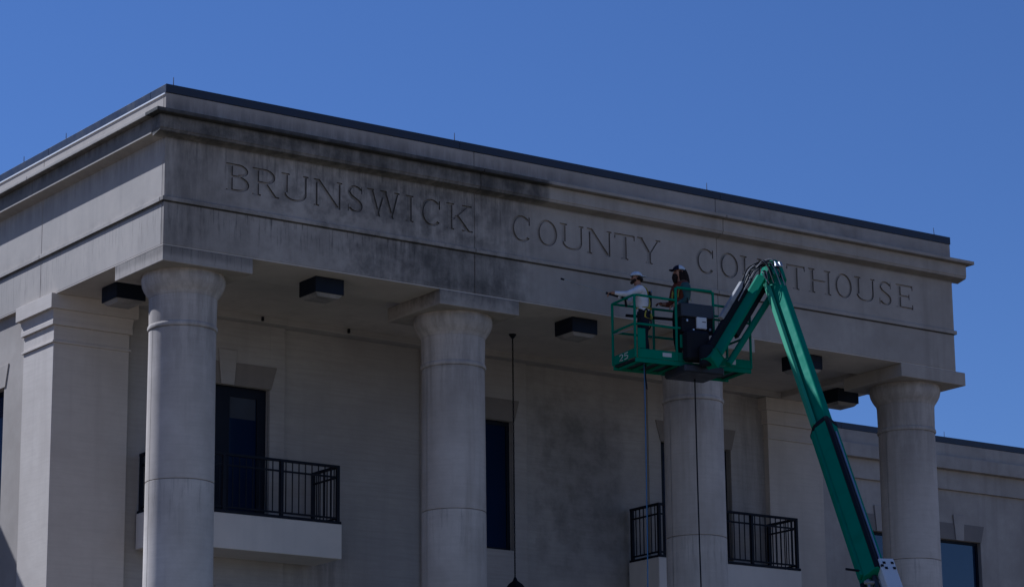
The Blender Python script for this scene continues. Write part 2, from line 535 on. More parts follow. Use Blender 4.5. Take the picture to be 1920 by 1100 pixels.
# coping (metal cap) in lengths
for x0, x1 in ((-0.012, 6.6), (6.604, 13.3), (13.304, W + .012)):
    box('coping', x0, x1, -0.014, 0.6, Z4 + .001, Z5, m_coping, ch, 0.006)
for y0, y1 in ((0.604, 4.9), (4.904, 10.0), (10.004, YB)):
    box('coping', -0.012, 0.6, y0, y1, Z4 + .001, Z5, m_coping, ch, 0.006)
    box('coping', W - 0.6, W + 0.012, y0, y1, Z4 + .001, Z5, m_coping, ch, 0.006)
box('coping_drip_edge', -0.024, 0.2, 0.02, 0.304, Z4 - .026, Z4 - .0005, m_trim, ch, 0)
box('coping_drip_edge', -0.024, 0.2, 0.305, YB, Z4 - .026, Z4 - .0005, m_trim, ch, 0)
box('roof_deck', 0.5, W - .5, 0.5, YB, Z4 - .35, Z4 - .25, m_roof, ch, 0)
for x, y in ((0.2, 0.1), (6.55, 0.1), (13.03, 0.1), (19.63, 0.1), (0.1, 4.36), (0.1, 6.27)):
    tube('lightning_rod', [(x, y, Z5 - .01), (x - (.02 if x > 19 else 0), y, Z5 + .19)], [0.010, 0.006], m_rod, ch, 6)

# ---- engraved frieze
def arc(cx, cy, rx, ry, a0, a1, tx, ty, n=18):
    out = []
    for i in range(n):
        t0 = math.radians(a0 + (a1 - a0) * i / n); t1 = math.radians(a0 + (a1 - a0) * (i + 1) / n)
        o = lambda t: (cx + rx * math.cos(t), cy + ry * math.sin(t))
        k = lambda t: (cx + (rx - tx) * math.cos(t), cy + (ry - ty) * math.sin(t))
        out.append([o(t0), o(t1), k(t1), k(t0)])
    return out
def rect(x0, x1, y0, y1):
    return [[(x0, y0), (x1, y0), (x1, y1), (x0, y1)]]
def diag(x0, y0, x1, y1, w):
    return [[(x0, y0), (x0 + w, y0), (x1 + w, y1), (x1, y1)]]
TH, TN, SH, SO = 0.19, 0.08, 0.055, 0.075
def stem(x, w, top=True, bot=True, y0=0.0, y1=1.0):
    r = rect(x, x + w, y0, y1)
    if top: r += rect(x - SO, x + w + SO, 1 - SH, 1)
    if bot: r += rect(x - SO, x + w + SO, 0, SH)
    return r
def glyph(c, w):
    if c == 'I':
        return stem(w / 2 - TH / 2, TH)
    if c == 'B':
        x = SO; xc = w * 0.52
        return stem(x, TH) + rect(x, xc, 1 - TN, 1) + rect(x, xc, .50, .50 + TN) + rect(x, xc, 0, TN) + \
            arc(xc, .77, w * .95 - xc, .23, -90, 90, .13, TN) + arc(xc, .2825, w - xc, .2825, -90, 90, .14, TN)
    if c == 'R':
        x = SO; xc = w * 0.48
        return stem(x, TH) + rect(x, xc, 1 - TN, 1) + rect(x, xc, .45, .45 + TN) + \
            arc(xc, .725, w * .88 - xc, .275, -90, 90, .13, TN) + diag(w - .02 - TH, 0.0, xc - .08, .47, TH) + rect(w - .08 - TH, w + .05, 0, SH)
    if c == 'U':
        a = SO; b = w - SO
        return stem(a, TH, True, False, .30) + stem(b - TN, TN, True, False, .30) + arc((a + b) / 2, .31, (b - a) / 2, .31, 180, 360, .11, TN)
    if c == 'N':
        return stem(SO, TN) + stem(w - SO - TN, TN, True, False) + diag(w - SO - TH, 0, SO - .02, 1, TH) + rect(0, SO + .1, 1 - SH, 1)
    if c == 'S':
        r1 = w * .46
        return arc(w * .5, .745, r1, .255, 25, 225, .12, TN) + arc(w * .5, .26, r1, .26, -155, 45, .12, TN) + \
            [[(w * .10, .66), (w * .26, .50), (w * .38, .60), (w * .20, .76)], [(w * .22, .52), (w * .70, .34), (w * .80, .46), (w * .34, .64)], [(w * .66, .36), (w * .84, .22), (w * .93, .34), (w * .76, .48)]] + \
            rect(w * .88, w * .93, .72, .98) + rect(w * .05, w * .10, .02, .28)
    if c == 'W':
        q = (w - 2 * SO) / 4
        x = SO
        return diag(x + q * .95, 0, x - .02, 1, TH) + diag(x + q * 1.0, 0, x + q * 2.0, 1, TN) + diag(x + q * 2.8, 0, x + q * 1.75, 1, TH) + diag(x + q * 2.95, 0, x + q * 3.85, 1, TN) + \
            rect(0, TH + .1, 1 - SH, 1) + rect(x + q * 1.55, x + q * 2.3 + .05, 1 - SH, 1) + rect(x + q * 3.5, w, 1 - SH, 1)
    if c == 'C':
        return arc(w * .53, .5, w * .53, .51, 42, 318, .15, TN, 26) + rect(w * .88, w * .94, .66, .98)
    if c == 'O':
        return arc(w * .5, .5, w * .5, .51, 0, 360, .14, TN, 32)
    if c == 'K':
        x = SO
        return stem(x, TH) + diag(x + TH - .02, .40, w - SO - TN - .05, 1, TN + .02) + diag(w - SO - TH + .02, 0, x + TH + .10, .56, TH) + rect(w * .62, w, 1 - SH, 1) + rect(w * .60, w + .04, 0, SH)
    if c == 'T':
        return stem(w / 2 - TH / 2, TH, False, True) + rect(0, w, 1 - TN, 1) + rect(0, .05, .80, 1) + rect(w - .05, w, .80, 1)
    if c == 'Y':
        x = w / 2 - TH / 2
        return stem(x, TH, False, True, 0, .46) + diag(x, .42, SO - .02, 1, TH) + diag(x + TH - TN - .01, .42, w - SO - TN, 1, TN) + rect(0, .28, 1 - SH, 1) + rect(w - .24, w, 1 - SH, 1)
    if c == 'H':
        return stem(SO, TH) + stem(w - SO - TH, TH) + rect(SO, w - SO, .48, .48 + TN)
    if c == 'E':
        x = SO
        return stem(x, TH) + rect(x, w, 1 - TN, 1) + rect(x, w * .8, .48, .48 + TN) + rect(x, w, 0, TN) + rect(w - .05, w, .80, 1) + rect(w - .05, w, 0, .2) + rect(w * .8 - .05, w * .8, .40, .63)
    return []
ZL0, CAPH = 16.405, 0.54
TEXT = [('B', 1.30, 1.80), ('R', 1.87, 2.43), ('U', 2.50, 3.10), ('N', 3.22, 3.86), ('S', 3.97, 4.34), ('W', 4.43, 5.18), ('I', 5.27, 5.55), ('C', 5.66, 6.16), ('K', 6.28, 6.89),
        ('C', 7.84, 8.34), ('O', 8.48, 8.99), ('U', 9.06, 9.66), ('N', 9.75, 10.38), ('T', 10.45, 10.98), ('Y', 11.04, 11.66),
        ('C', 12.60, 13.10), ('O', 13.24, 13.75), ('U', 13.81, 14.40), ('R', 14.50, 15.02), ('T', 15.10, 15.62), ('H', 15.72, 16.36), ('O', 16.47, 16.97), ('U', 17.05, 17.65), ('S', 17.76, 18.15), ('E', 18.28, 18.78)]
DEP = 0.042
def ccw(p):
    a = sum(p[i][0] * p[(i + 1) % len(p)][1] - p[(i + 1) % len(p)][0] * p[i][1] for i in range(len(p)))
    return p if a > 0 else p[::-1]
for i in range(3):
    x0 = (JX[i] + G) if i else 0.0
    x1 = (JX[i + 1] - G) if i < 2 else W
    z0, z1 = Z1T + .002, Z2 - .02
    vs, fs, owner = [], [], []
    def addpoly(p, own):
        p = ccw(p)
        k = len(vs)
        vs.extend(V(q) for q in p)
        fs.append(list(range(k, k + len(p))))
        owner.append(own)
    addpoly([(x0, z0), (x1, z0), (x1, z1), (x0, z1)], None)
    for li, (c, a, b) in enumerate(TEXT):
        if not (x0 < a < x1):
            continue
        w = (b - a) / CAPH
        for poly in glyph(c, w):
            addpoly([(a + u * CAPH, ZL0 + t * CAPH) for u, t in poly], li)
    ov, oe, of, _, _, off = delaunay_2d_cdt(vs, [], fs, 1, 1e-6)
    panel_faces, letter_faces = [], {}
    edge_own = {}
    for f, src in zip(of, off):
        own = next((owner[s] for s in src if owner[s] is not None), None)
        if own is None:
            panel_faces.append(f)
        else:
            letter_faces.setdefault(own, []).append(f)
    pv = [(p[0], 0.0, p[1]) for p in ov]
    pf = [list(f) for f in panel_faces]
    k = len(pv)
    pv += [(x0, 0, z0), (x1, 0, z0), (x1, 0, z1), (x0, 0, z1), (x0, .085, z0), (x1, .085, z0), (x1, .085, z1), (x0, .085, z1)]
    for a_, b_ in ((0, 1), (1, 2), (2, 3), (3, 0)):
        pf.append([k + a_, k + 4 + a_, k + 4 + b_, k + b_])
    fp = mesh_obj('frieze_panel', pv, pf, m_front, ch)
    for li, lf in letter_faces.items():
        cnt = {}
        for f in lf:
            for q in range(len(f)):
                e = (f[q], f[(q + 1) % len(f)])
                if (e[1], e[0]) in cnt:
                    cnt.pop((e[1], e[0]))
                else:
                    cnt[e] = 1
        used = sorted({q for f in lf for q in f})
        mp = {q: n_ for n_, q in enumerate(used)}
        n0 = len(used)
        lv = [(ov[q][0], DEP, ov[q][1]) for q in used] + [(ov[q][0], 0.0, ov[q][1]) for q in used]
        faces = [[mp[q] for q in f] for f in lf]
        nfloor = len(faces)
        for a_, b_ in cnt:
            faces.append([mp[a_], mp[b_], mp[b_] + n0, mp[a_] + n0])
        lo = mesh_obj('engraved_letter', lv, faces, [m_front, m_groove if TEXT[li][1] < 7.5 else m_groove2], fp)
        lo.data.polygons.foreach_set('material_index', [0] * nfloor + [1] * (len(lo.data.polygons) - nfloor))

# ---- columns
CX = [0.952, 7.07, 13.19, 19.31]
CY = 0.952
for i, cx in enumerate(CX):
    hb = 0.952 if i < 3 else 0.97
    x0 = cx - hb + (0.0 if i else 0.0)
    ab = box('column', x0 + .002, cx + hb, -0.004 if i else 0.002, 1.905, ZB, Z0 - .001, m_front if i < 2 else m_stone, ch, 0.010)
    ab['label'] = 'square abacus block on top of the column'
    prof = [(0.648, 14.42), (0.655, 14.455), (0.69, 14.50), (0.735, 14.57), (0.772, 14.65), (0.790, 14.73), (0.790, 14.80), (0.778, 14.835), (0.775, ZB - .001)]
    lathe_obj('capital_echinus', cx, CY, prof, m_col, ab)
    lathe_obj('capital_neck', cx, CY, [(0.632, 13.90), (0.636, 14.1), (0.642, 14.418)], m_col, ab)
    lathe_obj('astragal_ring', cx, CY, [(0.636, 13.80), (0.652, 13.812), (0.660, 13.845), (0.652, 13.878), (0.636, 13.898)], m_col, ab)
    g2 = 0.006 / 0.64
    for h, (za, zb_) in enumerate(((0.9, 10.925), (10.937, 13.798))):
        for q in range(2):
            a0 = g2 + q * math.pi
            a1 = math.pi - g2 + q * math.pi
            ra = 0.668 - 0.0028 * za; rb = 0.668 - 0.0028 * zb_
            lathe_obj('shaft_half_shell', cx, CY, [(ra - .006, za), (ra, za + .006), (rb, zb_ - .006), (rb - .006, zb_)], m_col if h else m_col2, ab, 40, a0, a1)
    lathe_obj('shaft_core', cx, CY, [(0.60, 0.9), (0.60, 13.8)], m_seal, ab, 32)
    lathe_obj('column_base', cx, CY, [(0.84, 0.45), (0.84, 0.6), (0.80, 0.64), (0.72, 0.72), (0.70, 0.80), (0.67, 0.9)], m_col, ab, 48)
box('portico_terrace', -1.2, W + 1.2, -1.0, YW + .2, 0.02, 0.45, m_stone, ch, 0.02)

# ---- portico back wall, side walls
YP = 4.58                         # projecting bay panels
BAYS = [3.96, 10.08, 16.19]
HW = 1.02                         # half window width
for a_, b_ in ((1.6, BAYS[0] - HW), (BAYS[0] + HW, BAYS[1] - HW), (BAYS[1] + HW, BAYS[2] - HW), (BAYS[2] + HW, W - 1.6)):
    box('back_wall', a_, b_, YW, YW + .35, 0.45, CEIL, m_wall, ch, 0)
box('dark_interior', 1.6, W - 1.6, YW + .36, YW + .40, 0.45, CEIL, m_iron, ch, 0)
def arch_lintel(par, c, y, zt, ex, ey, keymat, linmat, half=HW, s=1.0):
    """flat arch of splayed lintels and a keystone above an opening; ex along wall, ey outward"""
    o = V(c)
    kz = 0.72 * s
    for sgn in (-1, 1):
        prism('lintel_stone', [(sgn * .155 * s, .002), (sgn * (half + .02), .002), (sgn * (half + .15 * s), .47 * s), (sgn * .20 * s, .47 * s)], o + V((0, 0, zt)), ex, V((0, 0, 1)), ey * .02, linmat, par, 0.004)
    prism('keystone', [(-.15 * s, -.004), (.15 * s, -.004), (.215 * s, kz), (-.215 * s, kz)], o + V((0, 0, zt)), ex, V((0, 0, 1)), ey * .05, keymat, par, 0.006)

def window_unit(name, c, ex, ey, z0, z1, half, par, glassm, mullion=True, blind=0.0, door=False):
    """frame, panes, in an opening whose outer wall face is through c; ey points outwards"""
    o = V(c)
    Z = V((0, 0, 1))
    fr = bmesh.new()
    def bar(u0, u1, a, b, d0=-.16, d1=-.09):
        bmv = []
        for (uu, zz, dd) in ((u0, a, d0), (u1, a, d0), (u1, b, d0), (u0, b, d0), (u0, a, d1), (u1, a, d1), (u1, b, d1), (u0, b, d1)):
            bmv.append(fr.verts.new(o + ex * uu + ey * dd + Z * zz))
        for f in ((0, 1, 2, 3), (7, 6, 5, 4), (0, 4, 5, 1), (1, 5, 6, 2), (2, 6, 7, 3), (3, 7, 4, 0)):
            fr.faces.new([bmv[q] for q in f])
    T = .075
    bar(-half, -half + T, z0, z1); bar(half - T, half, z0, z1)
    bar(-half + T, half - T, z1 - T, z1); bar(-half + T, half - T, z0, z0 + T)
    if mullion:
        bar(-.04, .04, z0 + T, z1 - T)
    if door:
        bar(-half + T, -.04, z0 + T, z0 + .35); bar(.04, half - T, z0 + T, z0 + .35)
        bar(-half + T, -half + T + .13, z0 + .35, z1 - T); bar(half - T - .13, half - T, z0 + .35, z1 - T)
        bar(-.17, -.04, z0 + .35, z1 - T); bar(.04, .17, z0 + .35, z1 - T)
        bar(-half + T + .13, -.17, z1 - T - .12, z1 - T); bar(.17, half - T - .13, z1 - T - .12, z1 - T)
    frame = bm_obj(name, fr, m_bronze, par)
    for sgn in ((-1, 1) if mullion else (0,)):
        u0, u1 = (-half + T, half - T) if sgn == 0 else ((-half + T, -.04) if sgn < 0 else (.04, half - T))
        mesh_obj('glass_pane', [o + ex * u0 + ey * -.13 + Z * (z0 + T), o + ex * u1 + ey * -.13 + Z * (z0 + T), o + ex * u1 + ey * -.13 + Z * (z1 - T), o + ex * u0 + ey * -.13 + Z * (z1 - T)], [[0, 1, 2, 3]], glassm, frame)
        if blind > 0 and sgn >= 0:
            a, b = u0 + .15, u1 - .15
            zt = z1 - T - .12
            mesh_obj('drawn_blind', [o + ex * a + ey * -.124 + Z * (zt - blind), o + ex * b + ey * -.124 + Z * (zt - blind), o + ex * b + ey * -.124 + Z * zt, o + ex * a + ey * -.124 + Z * zt], [[0, 1, 2, 3]], m_blind, frame)
    return frame

EXF, EYF = V((1, 0, 0)), V((0, -1, 0))
for bi, bx in enumerate(BAYS):
    zt = 13.83
    zs = 10.95 if bi != 1 else 11.0
    # projecting bay panel built around the opening
    box('bay_panel', bx - 1.37, bx - HW, YP, YW + .02, 0.5, Z0 + .02, m_wall, ch, 0.005)
    box('bay_panel', bx + HW, bx + 1.37, YP, YW + .02, 0.5, Z0 + .02, m_wall, ch, 0.005)
    box('bay_panel', bx - HW, bx + HW, YP, YW + .02, zt, Z0 + .02, m_wall, ch, 0)
    box('bay_panel', bx - HW, bx + HW, YP, YW + .02, 9.95, zs, m_wall, ch, 0)
    fr = window_unit('balcony_door' if bi != 1 else 'tall_window', (bx, YP + .08, 0), EXF, EYF, zs, zt, HW, ch, m_glass, True, 0.44 if bi == 0 else 0.0, bi != 1)
    arch_lintel(fr, (bx, YP, 0), YP, zt, EXF, EYF, m_wall, m_lintel)
    # lower storey opening
    box('bay_panel', bx - HW, bx + HW, YP, YW + .02, 0.5, 5.2, m_wall, ch, 0)
    box('bay_panel', bx - HW, bx + HW, YP + .001, YW + .02, 9.0, 9.95, m_wall, ch, 0)
    fr2 = window_unit('lower_window', (bx, YP + .08, 0), EXF, EYF, 5.2, 9.0, HW, ch, m_glass, True)
    arch_lintel(fr2, (bx, YP, 0), YP, 9.0, EXF, EYF, m_wall, m_lintel)

# ---- corner pilasters with stepped capitals
def pilaster(x0, x1, y0, y1, mat):
    sh = box('pilaster', x0, x1, y0, y1, 0.45, ZB - .66, mat, ch, 0.006)
    def tier(n, p, za, zb_):
        box(n, x0 - p, x1 + p, y0 - p, y1 + p, za, zb_, mat, sh, 0.005)
    tier('astragal', 0.034, ZB - .66, ZB - .615)
    tier('neck', 0.0015, ZB - .614, ZB - .31)
    tier('lower_moulding', 0.052, ZB - .309, ZB - .215)
    pr = [(0.056, -.214), (0.07, -.16), (0.062, -.10), (0.058, -.002)]
    bm = bmesh.new()
    rings = []
    for p, dz in [(0.045, -.214), (0.042, -.15), (0.05, -.08), (0.062, -.001)]:
        rings.append([bm.verts.new(q) for q in ((x0 - p, y0 - p, ZB + dz), (x1 + p, y0 - p, ZB + dz), (x1 + p, y1 + p, ZB + dz), (x0 - p, y1 + p, ZB + dz))])
    for r0, r1 in zip(rings, rings[1:]):
        for q in range(4):
            bm.faces.new((r0[q], r0[(q + 1) % 4], r1[(q + 1) % 4], r1[q]))
    bm.faces.new(rings[0][::-1]); bm.faces.new(rings[-1])
    bm_obj('ovolo', bm, mat, sh)
    tier('abacus', 0.135, ZB, Z0 - .002)
    return sh
pilaster(0.03, 1.68, 4.50, 5.84, m_pil)
pilaster(W - 1.72, W - .07, 4.50, 5.84, m_pil)

# ---- left side wall (sunlit) with a window, right side wall
XS = 0.10
wy0, wy1, wz0, wz1 = 6.84, 8.78, 10.95, 13.72
box('side_wall', XS, XS + .3, 5.85, wy0, 0.45, Z0 + .001, m_stone, ch, 0)
box('side_wall', XS, XS + .3, wy0, wy1, wz1, Z0 + .001, m_stone, ch, 0)
box('side_wall', XS, XS + .3, wy0, wy1, 0.45, wz0, m_stone, ch, 0)
box('side_wall', XS, XS + .3, wy1, YB, 0.45, Z0 + .001, m_stone, ch, 0)
fr = window_unit('side_window', (XS + .05, (wy0 + wy1) / 2, 0), V((0, 1, 0)), V((-1, 0, 0)), wz0, wz1, HW, ch, m_glass, True)
arch_lintel(fr, (XS, (wy0 + wy1) / 2, 0), 0, wz1, V((0, 1, 0)), V((-1, 0, 0)), m_stone, m_stone)
box('side_wall', W - .4, W - .1, 5.85, YB, 0.45, Z0 + .001, m_stone, ch, 0)
box('rear_wall', 0.1, W - .1, YB - .3, YB, 0.45, Z4 - .2, m_stone, ch, 0)

# ---- balconies
def balcony(bx):
    x0, x1, y0, y1 = bx - 2.05, bx + 2.05, 3.50, YP - .002
    zt = 10.985
    sl = box('balcony', x0, x1, y0, y1, 10.275, zt, m_balc, ch, 0.012)
    sl['label'] = 'plain stone balcony slab with black iron railing'
    box('steel_curb', x0 + .03, x1 - .02, y0 - .012, y0 + .11, zt + .001, zt + .055, m_iron, sl, 0.004)
    for xx in (x0 + .01, x1 - .11):
        box('steel_curb', xx, xx + .10, y0 + .112, y1 - .004, zt + .001, zt + .053, m_iron, sl, 0.004)
    zr = zt + 1.20
    rx0, rx1, ry = x0 + .07, x1 - .07, y0 + .06
    def pst(x, y):
        box('post', x - .035, x + .035, y - .035, y + .035, zt + .056, zr - .04, m_iron, sl, 0.004)
    for x in (rx0, bx - .66, bx + .66, rx1):
        pst(x, ry)
    for x in (rx0, rx1):
        pst(x, y1 - .06)
    for zc, hh, hw in ((zr - .02, .025, .035), (zr - .235, .018, .018), (zt + .125, .018, .018)):
        box('rail', rx0 - .035, rx1 + .035, ry - hw, ry + hw, zc - hh, zc + hh, m_iron, sl, 0.003)
        for x in (rx0, rx1):
            box('rail', x - hw, x + hw, ry + hw + .001, y1 - .01, zc - hh, zc + hh, m_iron, sl, 0.003)
    bar_me = None
    spots = []
    n = 26
    for k in range(1, n):
        spots.append((rx0 + (rx1 - rx0) * k / n, ry))
    for x in (rx0, rx1):
        for k in range(1, 7):
            spots.append((x, ry + (y1 - .06 - ry) * k / 7))
    for (x, y) in spots:
        if bar_me is None:
            bm = bmesh.new()
            bm_box(bm, -.009, .009, -.009, .009, 0, zr - .045 - zt - .14)
            bar_me = bpy.data.meshes.new('baluster')
            bm.to_mesh(bar_me); bm.free()
            bar_me.materials.append(m_iron)
        o = bpy.data.objects.new('baluster', bar_me)
        o.location = (x, y, zt + .14)
        finish(o, None, sl)
balcony(BAYS[0] + .05)
balcony(BAYS[2] + .05)

# ------------------------------------------------------------------ wings
def wing(sgn, label):
    x_in = W - .12 if sgn > 0 else .12
    x_out = W + 32 if sgn > 0 else -32
    x0, x1 = min(x_in, x_out), max(x_in, x_out)
    y = 12.65
    yb = y + 12
    r = empty('building_wing', ((x0 + x1) / 2, y, 0), label, 'building')
    ym = 0.36
    def cb(n, p, za, zb_, m, d=None, back=.3):
        js = [x0 + (x1 - x0) * q / 6 for q in range(7)]
        for q in range(6):
            box(n, js[q] + (.006 if q else 0), js[q + 1] - (.006 if q < 5 else 0), y - p, y + back, za, zb_, m, r, 0.006)
    for q in range(4):
        xa = x0 + (x1 - x0) * q / 4; xb = x0 + (x1 - x0) * (q + 1) / 4
        box('coping', xa + (.004 if q else 0), xb, y - .012, y + .5, 16.862, 17.035, m_coping, r, 0.006)
    cb('attic_panel', 0.0, 16.452, 16.86, m_stone)
    cb('cornice_fascia', 0.20, 16.085, 16.45, m_stone)
    cb('frieze_panel', 0.0, 15.53, 16.083, m_stone)
    box('wing_core', x0, x1, y + .29, yb, 0.2, 16.85, m_seal, r, 0)
    # wall with openings
    wins = [29.3, 32.3, 36.6, 39.6, 43.9, 46.9] if sgn > 0 else [-9.3, -12.3, -15.3, -18.3, -21.3, -24.3]
    half = 0.84
    edges = sorted([x0] + [w_ + s_ * half for w_ in wins for s_ in (-1, 1)] + [x1])
    yf = y + .10
    for a, b in zip(edges[0::2], edges[1::2]):
        box('wall', a, b, yf, y + .3, 0.2, 15.528, m_stone, r, 0)
    for w_ in wins:
        for za, zb_ in ((14.12, 15.528), (9.6, 11.4), (0.2, 5.6)):
            box('wall', w_ - half, w_ + half, yf, y + .3, za, zb_, m_stone, r, 0)
        for za, zb_ in ((11.4, 14.12), (5.6, 9.6)):
            f_ = window_unit('window', (w_, yf + .04, 0), EXF, EYF, za, zb_, half, r, m_glassw, False)
            arch_lintel(f_, (w_, yf, 0), 0, zb_, EXF, EYF, m_stone, m_lintel, half, 1.0)
            box('window_sill', w_ - half - .1, w_ + half + .1, yf - .08, yf + .1, za - .14, za - .002, m_stone, f_, 0.01)
    if sgn > 0:
        for xr in (31.92, 38.5, 25.3):
            tube('lightning_rod', [(xr, y + .1, 17.03), (xr, y + .1, 17.22)], [0.010, 0.006], m_rod, r, 6)
wing(1, 'lower stone side wing with blue windows, right of the portico')
wing(-1, 'lower stone side wing, left of the portico, mostly outside the photo')

# ------------------------------------------------------------------ lamps
def ceiling_light(x, y, label):
    r = empty('ceiling_light', (x, y, Z0), label, 'light fixture', 'square lights under the portico ceiling')
    box('housing', x - .32, x + .32, y - .31, y + .31, Z0 - .31, Z0 - .002, m_bronze, r, 0.006)
    bm = bmesh.new()
    a = .30; b = .235
    lo, hi = Z0 - .375, Z0 - .309
    va = [bm.verts.new((x + sx * a, y + sy * a * .97, hi)) for sx, sy in ((-1, -1), (1, -1), (1, 1), (-1, 1))]
    vb = [bm.verts.new((x + sx * b, y + sy * b, lo)) for sx, sy in ((-1, -1), (1, -1), (1, 1), (-1, 1))]
    bm.faces.new(va); bm.faces.new(vb[::-1])
    for q in range(4):
        bm.faces.new((va[q], vb[q], vb[(q + 1) % 4], va[(q + 1) % 4]))
    bm_obj('lens', bm, m_lens, r)
ceiling_light(3.86, .74, 'dark square ceiling light in the first bay, left of the second column')
ceiling_light(9.98, .74, 'dark square ceiling light in the middle bay, between second and third column')
ceiling_light(16.10, .74, 'dark square ceiling light partly behind the green boom')
ceiling_light(0.87, 3.21, 'dark square ceiling light partly behind the leftmost column capital')
ceiling_light(19.20, 3.02, 'dark square ceiling light seen against the sky beside the rightmost column')

# small black fittings under the wall band
for x, z in ((4.62, 15.24), (6.7, 15.25), (9.35, 15.22)):
    o = box('cable_clip', x - .022, x + .022, 4.27, 4.319, z - .06, z + .03, m_iron, ch, 0.004)

# ------------------------------------------------------------------ hanging lantern
lx, ly = 9.91, 2.90
ln = empty('hanging_lantern', (lx, ly, CEIL), 'black lantern on a long chain from the portico ceiling', 'lantern')
lathe_obj('canopy', lx, ly, [(0.02, CEIL - .10), (0.05, CEIL - .06), (0.075, CEIL - .03), (0.08, CEIL - .001)], m_iron, ln, 20)
bm = bmesh.new()
zc = CEIL - .10
k = 0
while zc > 10.1:
    ax = V((1, 0, 0)) if k % 2 else V((0, 1, 0))
    pts = [V((lx, ly, zc - .045)) + ax * (.013 * math.cos(t)) + V((0, 0, 1)) * (.05 * math.sin(t)) for t in [2 * math.pi * q / 10 for q in range(11)]]
    tube_into(bm, pts, .008, 5)
    zc -= .078
    k += 1
bm_obj('chain', bm, m_iron, ln, 40)
lathe_obj('lantern_roof', lx, ly, [(0.34, 9.72), (0.345, 9.76), (0.16, 9.98), (0.06, 10.05), (0.025, 10.13)], m_iron, ln, 6)
lathe_obj('lantern_glass', lx, ly, [(0.16, 8.75), (0.29, 9.715)], m_lens, ln, 6)
for q in range(6):
    t = math.pi / 3 * q
    tube('lantern_bar', [(lx + .17 * math.cos(t), ly + .17 * math.sin(t), 8.72), (lx + .30 * math.cos(t), ly + .30 * math.sin(t), 9.73)], .014, m_iron, ln, 6)
lathe_obj('lantern_base', lx, ly, [(0.02, 8.5), (0.10, 8.6), (0.20, 8.68), (0.20, 8.75)], m_iron, ln, 6)
# PART2

# ------------------------------------------------------------------ boom lift
m_green = painted('green_lift_paint', (0.010, 0.190, 0.112), rough=0.7, wear=0.38, dirt=(0.02, 0.12, 0.07), spec=0.08)
m_green2 = painted('pale_green_paint', (0.06, 0.28, 0.16), rough=0.7, wear=0.3, dirt=(0.05, 0.2, 0.12), spec=0.08)  # lighter green than the main lift paint
m_blk = painted('black_rubber', (0.008, 0.009, 0.014), rough=0.75, wear=0.1, spec=0.2)
m_dgrey = painted('dark_grey_steel', (0.030, 0.032, 0.040), rough=0.5, metal=0.3, wear=0.2)
m_white = painted('white_lift_paint', (0.62, 0.62, 0.62), rough=0.45, wear=0.15, dirt=(0.3, 0.3, 0.3))
m_steel = painted('bare_steel', (0.45, 0.45, 0.46), rough=0.35, metal=0.8, wear=0.2)
m_hosew = painted('pale_hose', (0.30, 0.29, 0.28), rough=0.75, wear=0.4, spec=0.2)
m_blue = painted('blue_hose', (0.05, 0.15, 0.32), rough=0.5, wear=0.1)
m_label = painted('white_label', (0.55, 0.55, 0.53), rough=0.6, wear=0.3)

UP = V((0, 0, 1))
lift_base = V((8.38, -12.41, 0.0))
lift = empty('boom_lift', lift_base, 'green boom lift holding two workers in its platform before the frieze', 'boom lift')

# platform frame: corner nearest the camera on the left
PN = V((8.90, -2.62, 13.60))
ang = math.radians(8)
E1 = V((math.cos(ang), -math.sin(ang), 0))
E2 = V((math.sin(ang), math.cos(ang), 0))
PL, PW = 2.62, 0.88
def pt(l, w, h):
    return PN + E1 * l + E2 * w + UP * h
def pbar(name, a, b, r, mat=None, par=None, seg=8, sub=1):
    return tube(name, [pt(*q) for q in (a, b)], r, mat or m_green, par or lift, seg)
def pbox(name, l0, l1, w0, w1, h0, h1, mat, par=None, bev=0.006):
    return obox(name, pt((l0 + l1) / 2, (w0 + w1) / 2, (h0 + h1) / 2), E1 * ((l1 - l0) / 2), E2 * ((w1 - w0) / 2), UP * ((h1 - h0) / 2), mat, par or lift, bev)
# floor: perforated-plate deck on cross ribs
pbox('platform_floor', .02, PL - .02, .02, PW - .02, -.005, .03, m_dgrey)
for q in range(9):
    l = .12 + q * (PL - .24) / 8
    pbox('floor_rib', l - .025, l + .025, .03, PW - .03, -.055, -.006, m_green)
pbox('floor_edge', 0, PL, -.005, .03, -.06, .028, m_green)
pbox('floor_edge', 0, PL, PW - .03, PW + .005, -.06, .028, m_green)
# kick boards
k1 = pbox('kick_board', 0.05, 1.22, -.012, .006, .03, .21, m_green)
pbox('kick_board', 1.75, PL - .02, -.012, .006, .03, .20, m_green)
kl = pbox('kick_board', -.012, .006, .05, PW - .04, .03, .21, m_green)
pbox('kick_board', PL - .006, PL + .012, .04, PW - .04, .03, .20, m_green)
pbox('kick_board', .04, PL - .04, PW - .006, PW + .012, .03, .18, m_green)
pbox('warning_label', .60, .80, -.016, -.0125, .09, .17, m_label, k1, 0)
pbox('warning_label', 2.06, 2.26, -.016, -.0125, .08, .18, m_label, lift, 0)
# platform number 25 painted on the end board
def digit(c):
    if c == '2': return [((0, .85), (.2, 1), (.75, 1), (1, .8), (.9, .55), (0, 0), (1, 0))]
    return [((1, 1), (.1, 1), (.05, .58), (.6, .62), (1, .4), (.8, .05), (0, 0))]
bm = bmesh.new()
for di, c in enumerate('25'):
    for st in digit(c):
        tube_into(bm, [pt(-.0135, .60 - di * .20 - .13 * u, .06 + .115 * v_) for u, v_ in st], .012, 5)
bm_obj('painted_number', bm, m_label, kl)
